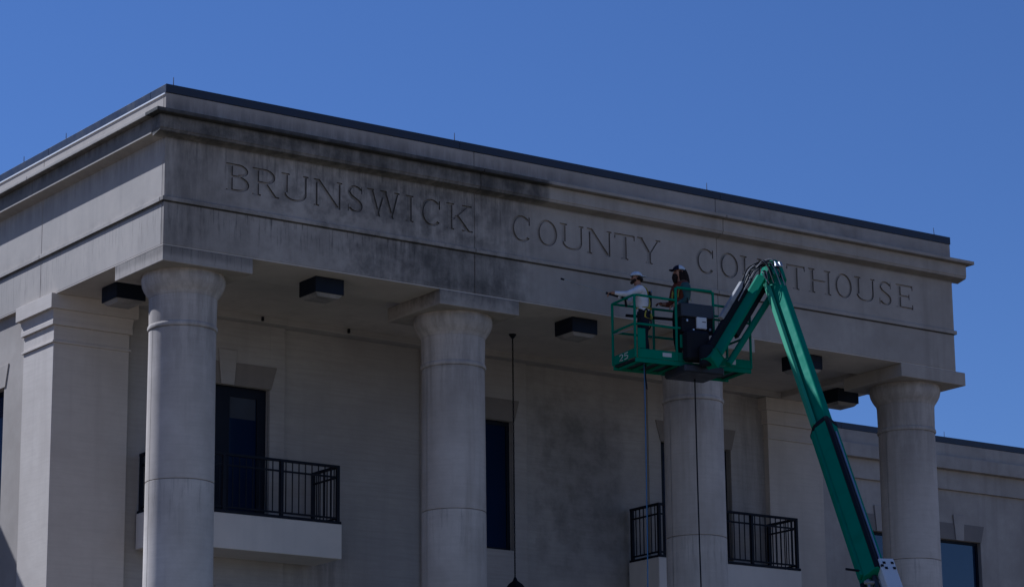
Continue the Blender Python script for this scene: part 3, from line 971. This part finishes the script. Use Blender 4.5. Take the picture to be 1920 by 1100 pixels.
# posts and rails
RT, RM = 1.27, 0.70
for (l, w, top) in ((0, 0, RT), (0, PW, RT), (PL, 0, RT * .97), (PL, PW, RT), (.93, 0, 1.50), (1.78, 0, 1.50), (.93, PW, RT), (1.78, PW, RT)):
    pbar('post', (l, w, .03), (l, w, top), .026)
def rail(pts, r=.024, mat=None):
    return tube('rail', [pt(*q) for q in pts], r, mat or m_green, lift, 8)
rail([(0, PW, RT), (0, .06, RT), (.06, 0, RT), (.93, 0, RT - .02)])
rail([(0, PW, RM), (0, .10, RM), (.10, 0, RM), (.93, 0, RM - .01)])
rail([(0, PW, RT), (PL, PW, RT)]); rail([(0, PW, RM), (PL, PW, RM)])
rail([(PL, 0, RT * .97), (PL, PW, RT)]); rail([(PL, 0, RM), (PL, PW, RM)])
rail([(.93, 0, 1.44), (.96, 0, 1.51), (1.74, 0, 1.51), (1.78, 0, 1.44)], .028)
rail([(.93, 0, RM), (1.78, 0, RM)])
rail([(1.78, 0, RT - .03), (PL, 0, RT * .96)]); rail([(1.78, 0, RM + .25), (PL, 0, RM + .25)])
rail([(0, .05, RM - .10), (0, PW - .05, RM - .05)], .014, m_hosew)
rail([(.30, PW - .02, RT - .20), (1.5, PW - .02, RT - .17)], .030, m_blk)
pbox('gate_plate', .06, .24, .010, .022, .22, .62, m_green)
# control console with document box
cn = pbox('control_console', 1.0, 1.74, -.10, .12, .92, 1.20, m_dgrey, None, .02)
pbox('console_face', 1.02, 1.72, -.07, .10, .62, .915, m_blk, cn, .01)
pbox('document_box', 1.33, 1.55, -.13, -.075, .70, .93, m_white, cn, .008)
pbox('document_slot', 1.44, 1.53, -.1325, -.1305, .83, .845, m_blk, cn, 0)
for l, h in ((1.10, .98), (1.16, .72), (1.24, .80), (1.62, .84), (1.10, .70)):
    pbox('switch_guard', l, l + .035, -.115, -.071, h - .16, h - .11, m_steel, cn, .004)
tube('joystick', [pt(1.2, 0, 1.19), pt(1.2, .01, 1.33)], [.018, .012], m_blk, cn, 8)
tube('console_lead', [pt(1.68, -.05, .66), pt(1.72, -.12, .50), pt(1.66, -.16, .36), pt(1.55, -.12, .45), pt(1.5, -.1, .62)], .014, m_blk, cn, 6, 5)
# mount and rotator under / before the console
pbox('platform_mount', 1.02, 1.52, -.30, -.02, .02, .62, m_blk, None, .05)
pbox('mount_foot', .95, 1.85, -.26, .55, -.22, -.062, m_dgrey, None, .03)
pbox('gusset_plate', .98, 1.16, -.05, -.035, .30, .56, m_green)
rot_c = pt(1.36, -.40, .14)
lathe_obj('rotator', rot_c.x, rot_c.y, [(0.12, rot_c.z - .26), (0.15, rot_c.z - .22), (0.15, rot_c.z + .10), (0.11, rot_c.z + .16)], m_blk, lift, 24)

# boom: tip, direction towards the turntable
BT = V((12.005, -3.15, 15.581))
BD = V((-0.229, -0.557, -0.799)).normalized()
BLf = V((0, 0, 1)).cross(-BD).normalized()            # left seen from the base
BLf = V((-BLf.x, -BLf.y, 0)) if BLf.x > 0 else BLf
BTp = BLf.cross(BD).normalized()
if BTp.z < 0:
    BTp = -BTp
def bsec(name, pts, t0, t1, mat, par=None, bev=.008):
    return prism(name, pts, BT + BD * t0, BLf, BTp, BD * (t1 - t0), mat, par or lift, bev)
fly = bsec('fly_boom', [(.165, -.22), (.165, .0), (.035, .20), (.0, .205), (-.165, .07), (-.165, -.22)], -.02, 5.6, m_green)
bsec('hose_channel', [(.275, -.01), (.245, .085), (.18, .085), (.18, -.01)], .32, 4.55, m_green2, None, .004)
base = bsec('base_boom', [(.215, -.25), (.225, .03), (.065, .25), (.02, .255), (-.205, .085), (-.205, -.25)], 4.58, 8.52, m_green)
bsec('wear_collar', [(.228, -.26), (.238, .04), (.073, .263), (.02, .268), (-.215, .095), (-.215, -.26)], 4.52, 4.62, m_blk, base)
bsec('side_channel', [(.29, -.12), (.28, .02), (.222, .02), (.222, -.12)], 4.68, 8.47, m_green, base)
bsec('dark_strip', [(.08, .235), (.07, .265), (.02, .271), (-.055, .214), (-.05, .197), (.02, .25)], 4.62, 8.5, m_blk, base, 0)  # flat black strip along the upper chamfer edge of the base boom
tube('highlight_tube', [BT + BD * 4.9 + BLf * -.08 + BTp * .205, BT + BD * 8.4 + BLf * -.08 + BTp * .205], .022, m_steel, base, 8)  # steel tube added to imitate a grey reflection strip along the boom
# head at the tip with pins and brackets
bsec('boom_head', [(.20, -.26), (.20, .10), (.05, .245), (-.04, .245), (-.20, .11), (-.20, -.26)], -.20, .28, m_green, None, .02)
for tt, ll in ((.02, .0), (.02, -.09)):
    bsec('head_pin', [(.02 + ll, .30), (.05 + ll, .27), (.03 + ll, .245), (-.02 + ll, .245), (-.04 + ll, .275)], tt - .09, tt + .05, m_steel)
bsec('sensor_bracket', [(.07, .25), (.11, .20), (.10, .19), (.06, .24)], .12, .26, m_green2)
# jib down to the platform
J0 = BT + BTp * (-.02) + BLf * .24 + BD * .02
J1 = pt(1.44, -.50, .04)
JD = (J1 - J0).normalized()
JL = (J1 - J0).length
JS = UP.cross(JD).normalized()
JU = JD.cross(JS).normalized()
if JU.z < 0: JU = -JU
cam_side = -1 if (JS.x * -0.57 + JS.y * -0.82) < 0 else 1
JS = JS * cam_side                                      # points to the camera side
def jsec(name, pts, t0, t1, mat, par=None, bev=.006):
    return prism(name, pts, J0 + JD * t0, JS, JU, JD * (t1 - t0), mat, par or lift, bev)
jib = jsec('jib_arm', [(-.10, -.10), (.10, -.10), (.10, -.03), (-.05, .05), (-.10, .05)], .0, JL, m_green)
jsec('jib_cover', [(-.14, .02), (-.105, .02), (-.105, .055), (-.055, .055), (-.05, .20), (-.14, .20)], .50, JL - .22, m_blk, jib)
jsec('jib_cylinder_guard', [(-.03, -.25), (.07, -.23), (.09, -.105), (-.03, -.105)], .22, JL * .66, m_blk, jib)
jsec('cable_carrier', [(-.16, .12), (-.06, .21), (-.09, .28), (-.17, .28)], .45, JL * .62, m_hosew, jib)
K0 = BT + BTp * -.25 + BD * .42 + BLf * .10
K1 = pt(1.86, -.38, -.02)
tube('jib_link', [K0, K0 + (K1 - K0) * .5, K1], .066, m_green, lift, 10)
lathe = None
obox('jib_foot', J1 + JD * .02, JD * .13, JS * .12, JU * .12, m_green, lift, .02)
# hydraulic hoses looping over the tip
random.seed(11)
for q in range(12):
    a = random.uniform(-.12, .12)
    hgt = random.uniform(.02, .16)
    s0 = BT + BD * random.uniform(.25, .60) + BLf * (.04 + a) + BTp * .22
    s1 = BT + BD * random.uniform(-.14, .02) + BLf * (.12 + a) + BTp * (.20 + hgt * .5)
    s2 = J0 + JD * random.uniform(.02, .12) + JU * (.14 + hgt) + JS * random.uniform(-.12, .10)
    s3 = J0 + JD * random.uniform(.30, .45) + JU * (.10 + hgt) + JS * random.uniform(-.14, .06)
    s4 = J0 + JD * random.uniform(.65, .95) + JU * random.uniform(.08, .22) + JS * random.uniform(-.16, -.02)
    tube('hydraulic_hose', [s0, s1, s2, s3, s4], random.choice((.010, .012, .015)), random.choice((m_blk, m_hosew, m_blk, m_dgrey)), lift, 6, 6)
for q in range(6):
    a = random.uniform(-.1, .1)
    tube('hydraulic_hose', [BT + BD * .0 + BLf * (.2 + a * .3) + BTp * .1, BT + BD * .22 + BLf * (.24 + a) + BTp * .20, BT + BD * .45 + BLf * .22 + BTp * (.06 + a)], .011, random.choice((m_blk, m_hosew)), lift, 6, 6)
# lower end: white upright plates, pins, cylinder, then the riser to the chassis
Bh = V((BD.x, BD.y, 0)).normalized()
plate = bsec('pivot_plate', [(-.02, .28), (-.30, .28), (-.34, .20), (-.34, -.33), (-.02, -.33)], 8.30, 10.5, m_white, None, .02)
for tt, ll in ((8.43, -.10), (8.43, -.25), (8.56, -.11), (8.56, -.26), (8.50, -.05)):
    c = BT + BD * tt + BLf * ll + BTp * .28
    obox('plate_bolt', c, BD * .022, BLf * .022, BTp * .012, m_blk, plate, .004)
for q, ll in enumerate((.05, .13, .21)):
    tube('lift_cylinder', [BT + BD * 8.54 + BLf * ll + BTp * (.05 - .1 * q), BT + BD * 10.6 + BLf * (ll - .02) + BTp * (-.05 - .1 * q)], .05, (m_dgrey, m_steel, m_blk)[q], lift, 10)
bsec('hose_clamp', [(.27, .07), (.27, .02), (-.02, .02), (-.02, .07)], 8.66, 8.72, m_hosew)
rail_stub = tube('work_light_bracket', [BT + BD * 8.36 + BLf * .25, BT + BD * 8.34 + BLf * .52 + BTp * .02], .022, m_blk, lift, 8)
end = BT + BD * 10.5
top_t = V((lift_base.x, lift_base.y, 2.4))
prism('riser_boom', [(-.24, -.26), (.24, -.26), (.24, .26), (-.24, .26)], end, BLf, BTp, top_t - end, m_green, lift, .02)
box('turntable', lift_base.x - 1.2, lift_base.x + 1.2, lift_base.y - 1.1, lift_base.y + 1.1, 1.15, 2.5, m_green, lift, .08)
box('chassis', lift_base.x - 1.1, lift_base.x + 1.1, lift_base.y - 1.8, lift_base.y + 1.8, .45, 1.1, m_dgrey, lift, .06)
for sx in (-1, 1):
    for sy in (-1, 1):
        bm = bmesh.new()
        bmesh.ops.create_cone(bm, cap_ends=True, segments=28, radius1=.52, radius2=.52, depth=.42)
        bmesh.ops.rotate(bm, verts=bm.verts, cent=(0, 0, 0), matrix=Matrix.Rotation(math.pi / 2, 3, 'Y'))
        bmesh.ops.translate(bm, verts=bm.verts, vec=(lift_base.x + sx * 1.3, lift_base.y + sy * 1.35, .52))
        wl = bm_obj('wheel', bm, m_blk, lift, 40)
        bm = bmesh.new()
        bmesh.ops.create_cone(bm, cap_ends=True, segments=24, radius1=.28, radius2=.24, depth=.44)
        bmesh.ops.rotate(bm, verts=bm.verts, cent=(0, 0, 0), matrix=Matrix.Rotation(math.pi / 2, 3, 'Y'))
        bmesh.ops.translate(bm, verts=bm.verts, vec=(lift_base.x + sx * 1.31, lift_base.y + sy * 1.35, .52))
        bm_obj('rim', bm, m_white, wl, 40)

# ------------------------------------------------------------------ workers
m_skin = cloth('skin', (0.36, 0.20, 0.13), (0.26, 0.14, 0.09))
m_shirtw = cloth('white_shirt', (0.66, 0.66, 0.68), (0.46, 0.46, 0.50))
m_navy = cloth('dark_navy_trousers', (0.016, 0.018, 0.028))
m_orange = cloth('rust_orange_shirt', (0.17, 0.05, 0.03), (0.06, 0.022, 0.018))
m_teal = cloth('faded_teal_sleeve', (0.05, 0.10, 0.10), (0.03, 0.06, 0.06))
m_dark = cloth('black_overalls', (0.012, 0.012, 0.018))
m_hair = cloth('dark_brown_hair', (0.018, 0.012, 0.010))
m_yel = cloth('yellow_webbing', (0.45, 0.40, 0.06), (0.30, 0.26, 0.04))
m_capw = cloth('white_cap_mesh', (0.55, 0.60, 0.66), (0.40, 0.44, 0.50))
m_capb = cloth('navy_cap_front', (0.012, 0.014, 0.03))
m_boot = cloth('dark_work_boot', (0.03, 0.022, 0.016))

def person(base, yaw, H, J, mats, pick, label, hands_curl):
    """J: joints in local space (x right, y forward, z up, unit height 1.8); yaw turns local +y to the facing"""
    s = H / 1.8
    rotm = Matrix.Rotation(yaw, 4, 'Z')
    me = bpy.data.meshes.new('person')
    names = list(J)
    idx = {n: i for i, n in enumerate(names)}
    verts = [V(J[n][0]) * s for n in names]
    edges = [(idx[n], idx[J[n][2]]) for n in names if J[n][2]]
    me.from_pydata(verts, edges, [])
    o = bpy.data.objects.new('person', me)
    COL.objects.link(o)
    md = o.modifiers.new('skin', 'SKIN')
    md.use_smooth_shade = True
    if not me.skin_vertices:
        tmp = me.attributes
    for i, n in enumerate(names):
        r = J[n][1]
        r = r if isinstance(r, tuple) else (r, r)
        if n not in ('neck', 'head0', 'head', 'headtop', 'face') and 'hand' not in n and 'wrist' not in n and 'toe' not in n:
            r = (r[0] * 1.17, r[1] * 1.17)
        me.skin_vertices[0].data[i].radius = (r[0] * s, r[1] * s)
        me.skin_vertices[0].data[i].use_root = (n == 'pelvis')
    sb = o.modifiers.new('sub', 'SUBSURF')
    sb.levels = sb.render_levels = 2
    dg = bpy.context.evaluated_depsgraph_get()
    ev = o.evaluated_get(dg)
    body = bpy.data.meshes.new_from_object(ev)
    COL.objects.unlink(o)
    bpy.data.objects.remove(o)
    bm = bmesh.new()
    bm.from_mesh(body)
    # fingers, thumbs, nose and ears belong to the same surface
    for side in (-1, 1):
        nm = 'L' if side < 0 else 'R'
        w = V(J['wrist' + nm][0]); h = V(J['hand' + nm][0])
        d = (h - w).normalized()
        sd = d.cross(V((0, 0, 1))).normalized()
        dn = d.cross(sd).normalized()
        if dn.z > 0: dn = -dn
        for f in range(4):
            off = (f - 1.5) * .019
            ln_ = (.075, .085, .08, .062)[f]
            p0 = h + sd * off
            p1 = p0 + d * ln_ * .5 + dn * ln_ * .25 * hands_curl
            p2 = p1 + d * ln_ * (.45 - .3 * hands_curl) + dn * ln_ * .7 * hands_curl
            p3 = p2 - d * ln_ * .25 * hands_curl + dn * ln_ * .25 * hands_curl + d * .01
            tube_into(bm, [q * s for q in (p0, p1, p2, p3)], [.010 * s, .009 * s, .008 * s, .006 * s], 6)
        p0 = w + d * .03 + sd * (-side) * .03
        tube_into(bm, [q * s for q in (p0, p0 + d * .035 + sd * (-side) * .022, p0 + d * .065 + sd * (-side) * .015 + dn * .02)], [.012 * s, .011 * s, .008 * s], 6)
    hc = V(J['head'][0])
    hf = V(J['face'][0])
    tube_into(bm, [q * s for q in (hf + V((0, -.01, .03)), hf + V((0, .032, -.01)), hf + V((0, .01, -.02)))], [.008 * s, .016 * s, .010 * s], 6)
    for sx in (-1, 1):
        e = hc + V((sx * .078, -.005, .0))
        tube_into(bm, [q * s for q in (e + V((0, 0, .028)), e + V((sx * .012, -.01, .005)), e + V((0, 0, -.028)))], [.008 * s, .014 * s, .008 * s], 6)
    body.materials.clear()
    for f in bm.faces:
        f.material_index = pick(f.calc_center_median() / s)
        f.smooth = True
    bmesh.ops.recalc_face_normals(bm, faces=bm.faces[:])
    bm.to_mesh(body)
    bm.free()
    body.transform(Matrix.Translation(base) @ rotm)
    o = bpy.data.objects.new('person', body)
    mi = [p.material_index for p in body.polygons]
    finish(o, mats, None)
    body.polygons.foreach_set('material_index', mi)
    tag(o, label, 'person')
    T = Matrix.Translation(base) @ rotm
    L = lambda p: T @ (V(p) * s)
    for sx in (-1, 1):
        c = hf + V((sx * .032, -.002, .022))
        tube('eye', [L(c + V((-.008, 0, 0))), L(c + V((.008, 0, 0)))], .009 * s, m_blk, o, 6)
    tube('mouth', [L(hf + V((-.022, -.004, -.052))), L(hf + V((.022, -.004, -.052)))], .006 * s, m_orange, o, 6)
    return o, L, s

def cap(par, L, hc, back, m_f, m_b, s):
    """baseball cap: two-tone crown and a bill (back=True puts the bill behind)"""
    def dome(name, a0, a1, mat):
        bm = bmesh.new()
        rings = []
        for i in range(7):
            t = math.radians(2 + i * 14.2)
            rings.append([bm.verts.new(L(hc + V((.100 * math.cos(t) * math.sin(a), .118 * math.cos(t) * math.cos(a), .035 + .098 * math.sin(t))))) for a in [a0 + (a1 - a0) * k / 16 for k in range(17)]])
        for r0, r1 in zip(rings, rings[1:]):
            for k in range(16):
                bm.faces.new((r0[k], r0[k + 1], r1[k + 1], r1[k]))
        bmesh.ops.remove_doubles(bm, verts=bm.verts[:], dist=.0005)
        o = bm_obj(name, bm, mat, par, 60)
        md = o.modifiers.new('thick', 'SOLIDIFY')
        md.thickness = .004
        return o
    dome('cap_front', -math.pi * .36, math.pi * .36, m_f)
    dome('cap_back', math.pi * .36, math.pi * 1.64, m_b)
    sg = -1 if back else 1
    n = 12
    bm = bmesh.new()
    top, bot = [], []
    for k in range(n + 1):
        a = -math.pi * .36 + math.pi * .72 * k / n
        inner = hc + V((.098 * math.sin(a), sg * .112 * math.cos(a), .038))
        outer = hc + V((.088 * math.sin(a), sg * (.112 * math.cos(a) + .085 * math.cos(a) ** .6), .022 + .012 * math.cos(a)))
        top.append((bm.verts.new(L(inner)), bm.verts.new(L(outer))))
        bot.append((bm.verts.new(L(inner - V((0, 0, .007)))), bm.verts.new(L(outer - V((0, 0, .007))))))
    for k in range(n):
        bm.faces.new((top[k][0], top[k][1], top[k + 1][1], top[k + 1][0]))
        bm.faces.new((bot[k][0], bot[k + 1][0], bot[k + 1][1], bot[k][1]))
        bm.faces.new((top[k][1], bot[k][1], bot[k + 1][1], top[k + 1][1]))
    bm_obj('cap_bill', bm, m_f, par, 60)

def strap(par, L, pts, w=.022, mat=None, name='harness_strap'):
    tube(name, [L(p) for p in crom(pts, 5)], w, mat or m_yel, par, 6, 1, .35)

def std_joints():
    return {
        'pelvis': ((0, 0, .98), (.145, .115), None),
        'waist': ((0, .0, 1.12), (.135, .105), 'pelvis'),
        'chest': ((0, .0, 1.32), (.165, .115), 'waist'),
        'upper': ((0, -.01, 1.44), (.125, .09), 'chest'),
        'neck': ((0, .005, 1.53), (.058, .06), 'upper'),
        'head0': ((0, .02, 1.60), (.070, .075), 'neck'),
        'head': ((0, .025, 1.68), (.082, .095), 'head0'),
        'headtop': ((0, .015, 1.755), (.065, .075), 'head'),
        'face': ((0, .105, 1.665), (.045, .03), 'head'),
        'hipL': ((-.10, 0, .92), (.105, .11), 'pelvis'), 'kneeL': ((-.115, .03, .50), .066, 'hipL'), 'calfL': ((-.12, .0, .34), .062, 'kneeL'), 'ankleL': ((-.125, -.02, .10), .046, 'calfL'), 'toeL': ((-.14, .14, .045), (.045, .032), 'ankleL'),
        'hipR': ((.10, 0, .92), (.105, .11), 'pelvis'), 'kneeR': ((.115, .03, .50), .066, 'hipR'), 'calfR': ((.12, .0, .34), .062, 'kneeR'), 'ankleR': ((.125, -.02, .10), .046, 'calfR'), 'toeR': ((.14, .14, .045), (.045, .032), 'ankleR'),
    }

# worker in white, aiming the lance at the frieze
J = std_joints()
J['chest'] = ((0, .05, 1.30), (.165, .12), 'waist')
J['upper'] = ((0, .07, 1.42), (.13, .095), 'chest')
J['neck'] = ((0, .10, 1.51), (.058, .06), 'upper')
J['head0'] = ((0, .12, 1.575), (.070, .075), 'neck')
J['head'] = ((0, .13, 1.655), (.082, .095), 'head0')
J['headtop'] = ((0, .115, 1.73), (.065, .075), 'head')
J['face'] = ((0, .21, 1.645), (.045, .03), 'head')
J['shoulderL'] = ((-.19, .09, 1.40), .070, 'upper'); J['elbowL'] = ((-.22, .36, 1.28), .054, 'shoulderL'); J['wristL'] = ((-.10, .58, 1.33), .036, 'elbowL'); J['handL'] = ((-.075, .645, 1.34), (.040, .026), 'wristL')
J['shoulderR'] = ((.19, .09, 1.40), .070, 'upper'); J['elbowR'] = ((.23, .26, 1.22), .054, 'shoulderR'); J['wristR'] = ((.03, .40, 1.28), .036, 'elbowR'); J['handR'] = ((-.03, .445, 1.30), (.040, .026), 'wristR')
def pick1(c):
    if c.z > 1.50 and abs(c.x) < .13: return 0
    if c.z < .14: return 3
    if c.z < 1.02 : return 2
    if c.y > .58: return 0
    return 1
base1 = pt(.46, .44, .03)
yaw1 = math.atan2(.90, .43)          # local +y -> world (-.90, .43)
p1, L1, s1 = person(base1, yaw1, 1.86, J, [m_skin, m_shirtw, m_navy, m_boot], pick1, 'worker in white shirt, cap and yellow harness aiming the washing lance', 0.9)
hc1 = V(J['head'][0])
cap(p1, L1, hc1, True, m_capw, m_capw, s1)
tube('beard', [L1(hc1 + V((-.075, .03, -.04))), L1(hc1 + V((-.03, .085, -.085))), L1(hc1 + V((.03, .085, -.085))), L1(hc1 + V((.075, .03, -.04)))], .030 * s1, m_hair, p1, 8, 3)
tube('hair', [L1(hc1 + V((-.08, .0, -.01))), L1(hc1 + V((-.05, -.085, -.03))), L1(hc1 + V((.05, -.085, -.03))), L1(hc1 + V((.08, .0, -.01)))], .034 * s1, m_hair, p1, 8, 4)
for sx in (-1, 1):
    strap(p1, L1, [(sx * .11, .17, 1.28), (sx * .12, .10, 1.475), (sx * .09, -.03, 1.44), (0, -.085, 1.33), (-sx * .10, -.10, 1.16), (-sx * .14, -.06, 1.03)])
    strap(p1, L1, [(sx * .20, .0, .98), (sx * .21, .02, .86), (sx * .12, -.12, .84), (sx * .05, -.12, .95)])
strap(p1, L1, [(.155, .02, 1.06), (.0, .13, 1.07), (-.155, .02, 1.06), (-.10, -.11, 1.05), (.10, -.11, 1.05), (.155, .02, 1.06)], .026)
strap(p1, L1, [(0, -.10, 1.30), (-.02, -.14, .95), (.0, -.16, .55), (.02, -.10, .12)], .012, m_hosew, 'lanyard')
strap(p1, L1, [(.10, -.14, 1.05), (.20, -.18, .80), (.24, -.12, .72), (.20, -.05, .85), (.14, -.08, 1.0)], .014, m_blk, 'lanyard')
obj_pad = tube('harness_pad', [L1((0, -.115, 1.40)), L1((0, -.13, 1.27)), L1((0, -.135, 1.10))], [.05, .075, .05], m_blk, p1, 8, 3, .45)
tube('dorsal_ring', [L1((-.04, -.15, 1.37)), L1((0, -.16, 1.42)), L1((.04, -.15, 1.37)), L1((0, -.155, 1.33)), L1((-.04, -.15, 1.37))], .010, m_steel, p1, 6, 3)

# lance
hl = L1((-.06, .66, 1.315)); hr = L1((-.025, .46, 1.275))
ld = (hl - hr).normalized()
tipd = (ld + V((0, 0, .03))).normalized()
ln0 = hr - ld * .16
lance = empty('washing_lance', ln0, 'thin pressure washing lance held out by the worker in white', 'tool')
tube('lance_grip', [ln0, hr + ld * .30], .024, m_blk, lance, 8)
tube('trigger_gun', [ln0 + ld * .05, ln0 + ld * .03 - V((0, 0, .17))], .022, m_blk, lance, 8)
tube('lance_tube', [hr + ld * .28, hl + tipd * .98], .008, m_steel, lance, 6)
tube('lance_nozzle', [hl + tipd * .98, hl + tipd * 1.05], .018, m_blk, lance, 8)

# second worker, long hair, at the controls
J2 = std_joints()
J2['shoulderL'] = ((-.20, .0, 1.42), .074, 'upper'); J2['elbowL'] = ((-.27, .02, 1.14), .056, 'shoulderL'); J2['wristL'] = ((-.22, .22, 1.02), .037, 'elbowL'); J2['handL'] = ((-.20, .285, 1.01), (.042, .027), 'wristL')
J2['shoulderR'] = ((.20, .0, 1.42), .074, 'upper'); J2['elbowR'] = ((.26, .05, 1.15), .056, 'shoulderR'); J2['wristR'] = ((.20, .27, 1.12), .037, 'elbowR'); J2['handR'] = ((.185, .335, 1.13), (.042, .027), 'wristR')
def pick2(c):
    if c.z > 1.50 and abs(c.x) < .13: return 0
    if c.z < .14: return 3
    if c.z < 1.10 and abs(c.x) < .19: return 2
    if abs(c.x) > .165 and c.z < 1.46:
        if c.y > .20: return 0
        return 4 if c.x < 0 else 1
    return 1
base2 = pt(1.30, .42, .06)
yaw2 = math.atan2(.97, .16)
p2, L2, s2 = person(base2, yaw2, 2.02, J2, [m_skin, m_orange, m_dark, m_boot, m_teal], pick2, 'long-haired worker in rust shirt and two-tone cap behind the control console', 0.7)
hc2 = V(J2['head'][0])
cap(p2, L2, hc2, False, m_capb, m_capw, s2)
tube('hair', [L2(hc2 + V((0, -.05, .03))), L2(hc2 + V((0, -.085, -.06))), L2(hc2 + V((0, -.10, -.17))), L2(hc2 + V((0, -.09, -.25)))], [.085 * s2, .095 * s2, .10 * s2, .07 * s2], m_hair, p2, 12, 3)
for sx in (-1, 1):
    tube('hair', [L2(hc2 + V((sx * .06, .0, .01))), L2(hc2 + V((sx * .075, -.01, -.10))), L2(hc2 + V((sx * .08, -.02, -.20)))], [.038 * s2, .045 * s2, .035 * s2], m_hair, p2, 8, 3)
tube('beard', [L2(hc2 + V((0, .07, -.05))), L2(hc2 + V((0, .085, -.12))), L2(hc2 + V((0, .075, -.20)))], [.055 * s2, .055 * s2, .03 * s2], m_hair, p2, 10, 3)
for sx in (-1, 1):
    strap(p2, L2, [(sx * .11, .12, 1.20), (sx * .12, .06, 1.47), (sx * .10, -.05, 1.49), (0, -.125, 1.36), (-sx * .10, -.13, 1.18)], .024)
obj_pad2 = tube('harness_pad', [L2((0, -.13, 1.42)), L2((0, -.145, 1.32)), L2((0, -.14, 1.24))], [.05, .07, .04], m_yel, p2, 8, 3, .5)
strap(p2, L2, [(.155, .02, 1.10), (.0, .125, 1.11), (-.155, .02, 1.10), (-.10, -.12, 1.09), (.10, -.12, 1.09), (.155, .02, 1.10)], .026)
strap(p2, L2, [(-.05, -.14, 1.30), (-.16, -.22, .95), (-.22, -.30, .55), (-.30, -.36, .20)], .012, m_hosew, 'lanyard')

# ------------------------------------------------------------------ hoses hanging from the platform
hz = pt(.36, .30, -.05)
wh = tube('water_hose', [pt(.34, .35, .5), pt(.36, .32, .2), hz, hz + V((-.02, -.03, -1.2)), hz + V((-.10, -.10, -4.0)), hz + V((-.35, -.35, -8)), hz + V((-.6, -1.0, -12.0)), hz + V((-.7, -1.9, -13.5))], .010, m_blue, None, 8, 6)
tag(wh, 'thin blue water hose hanging from the platform down past the window', 'hose')
hv = tube('power_cable', [pt(1.5, .3, -.15), pt(1.5, .3, -.8), pt(1.51, .3, -3.5), pt(1.54, .25, -8.0), pt(1.6, .1, -13.5)], .014, m_blk, None, 8, 6)
tag(hv, 'thin black cable hanging from the platform in front of the third column', 'cable')
rp = tube('tie_rope', [pt(.375, .28, -.04), pt(.375, .28, -.30), pt(.39, .28, -.40), pt(.395, .27, -.52)], .016, m_blk, None, 6, 3)
tag(rp, 'short black rope end dangling under the platform beside the blue hose', 'rope')
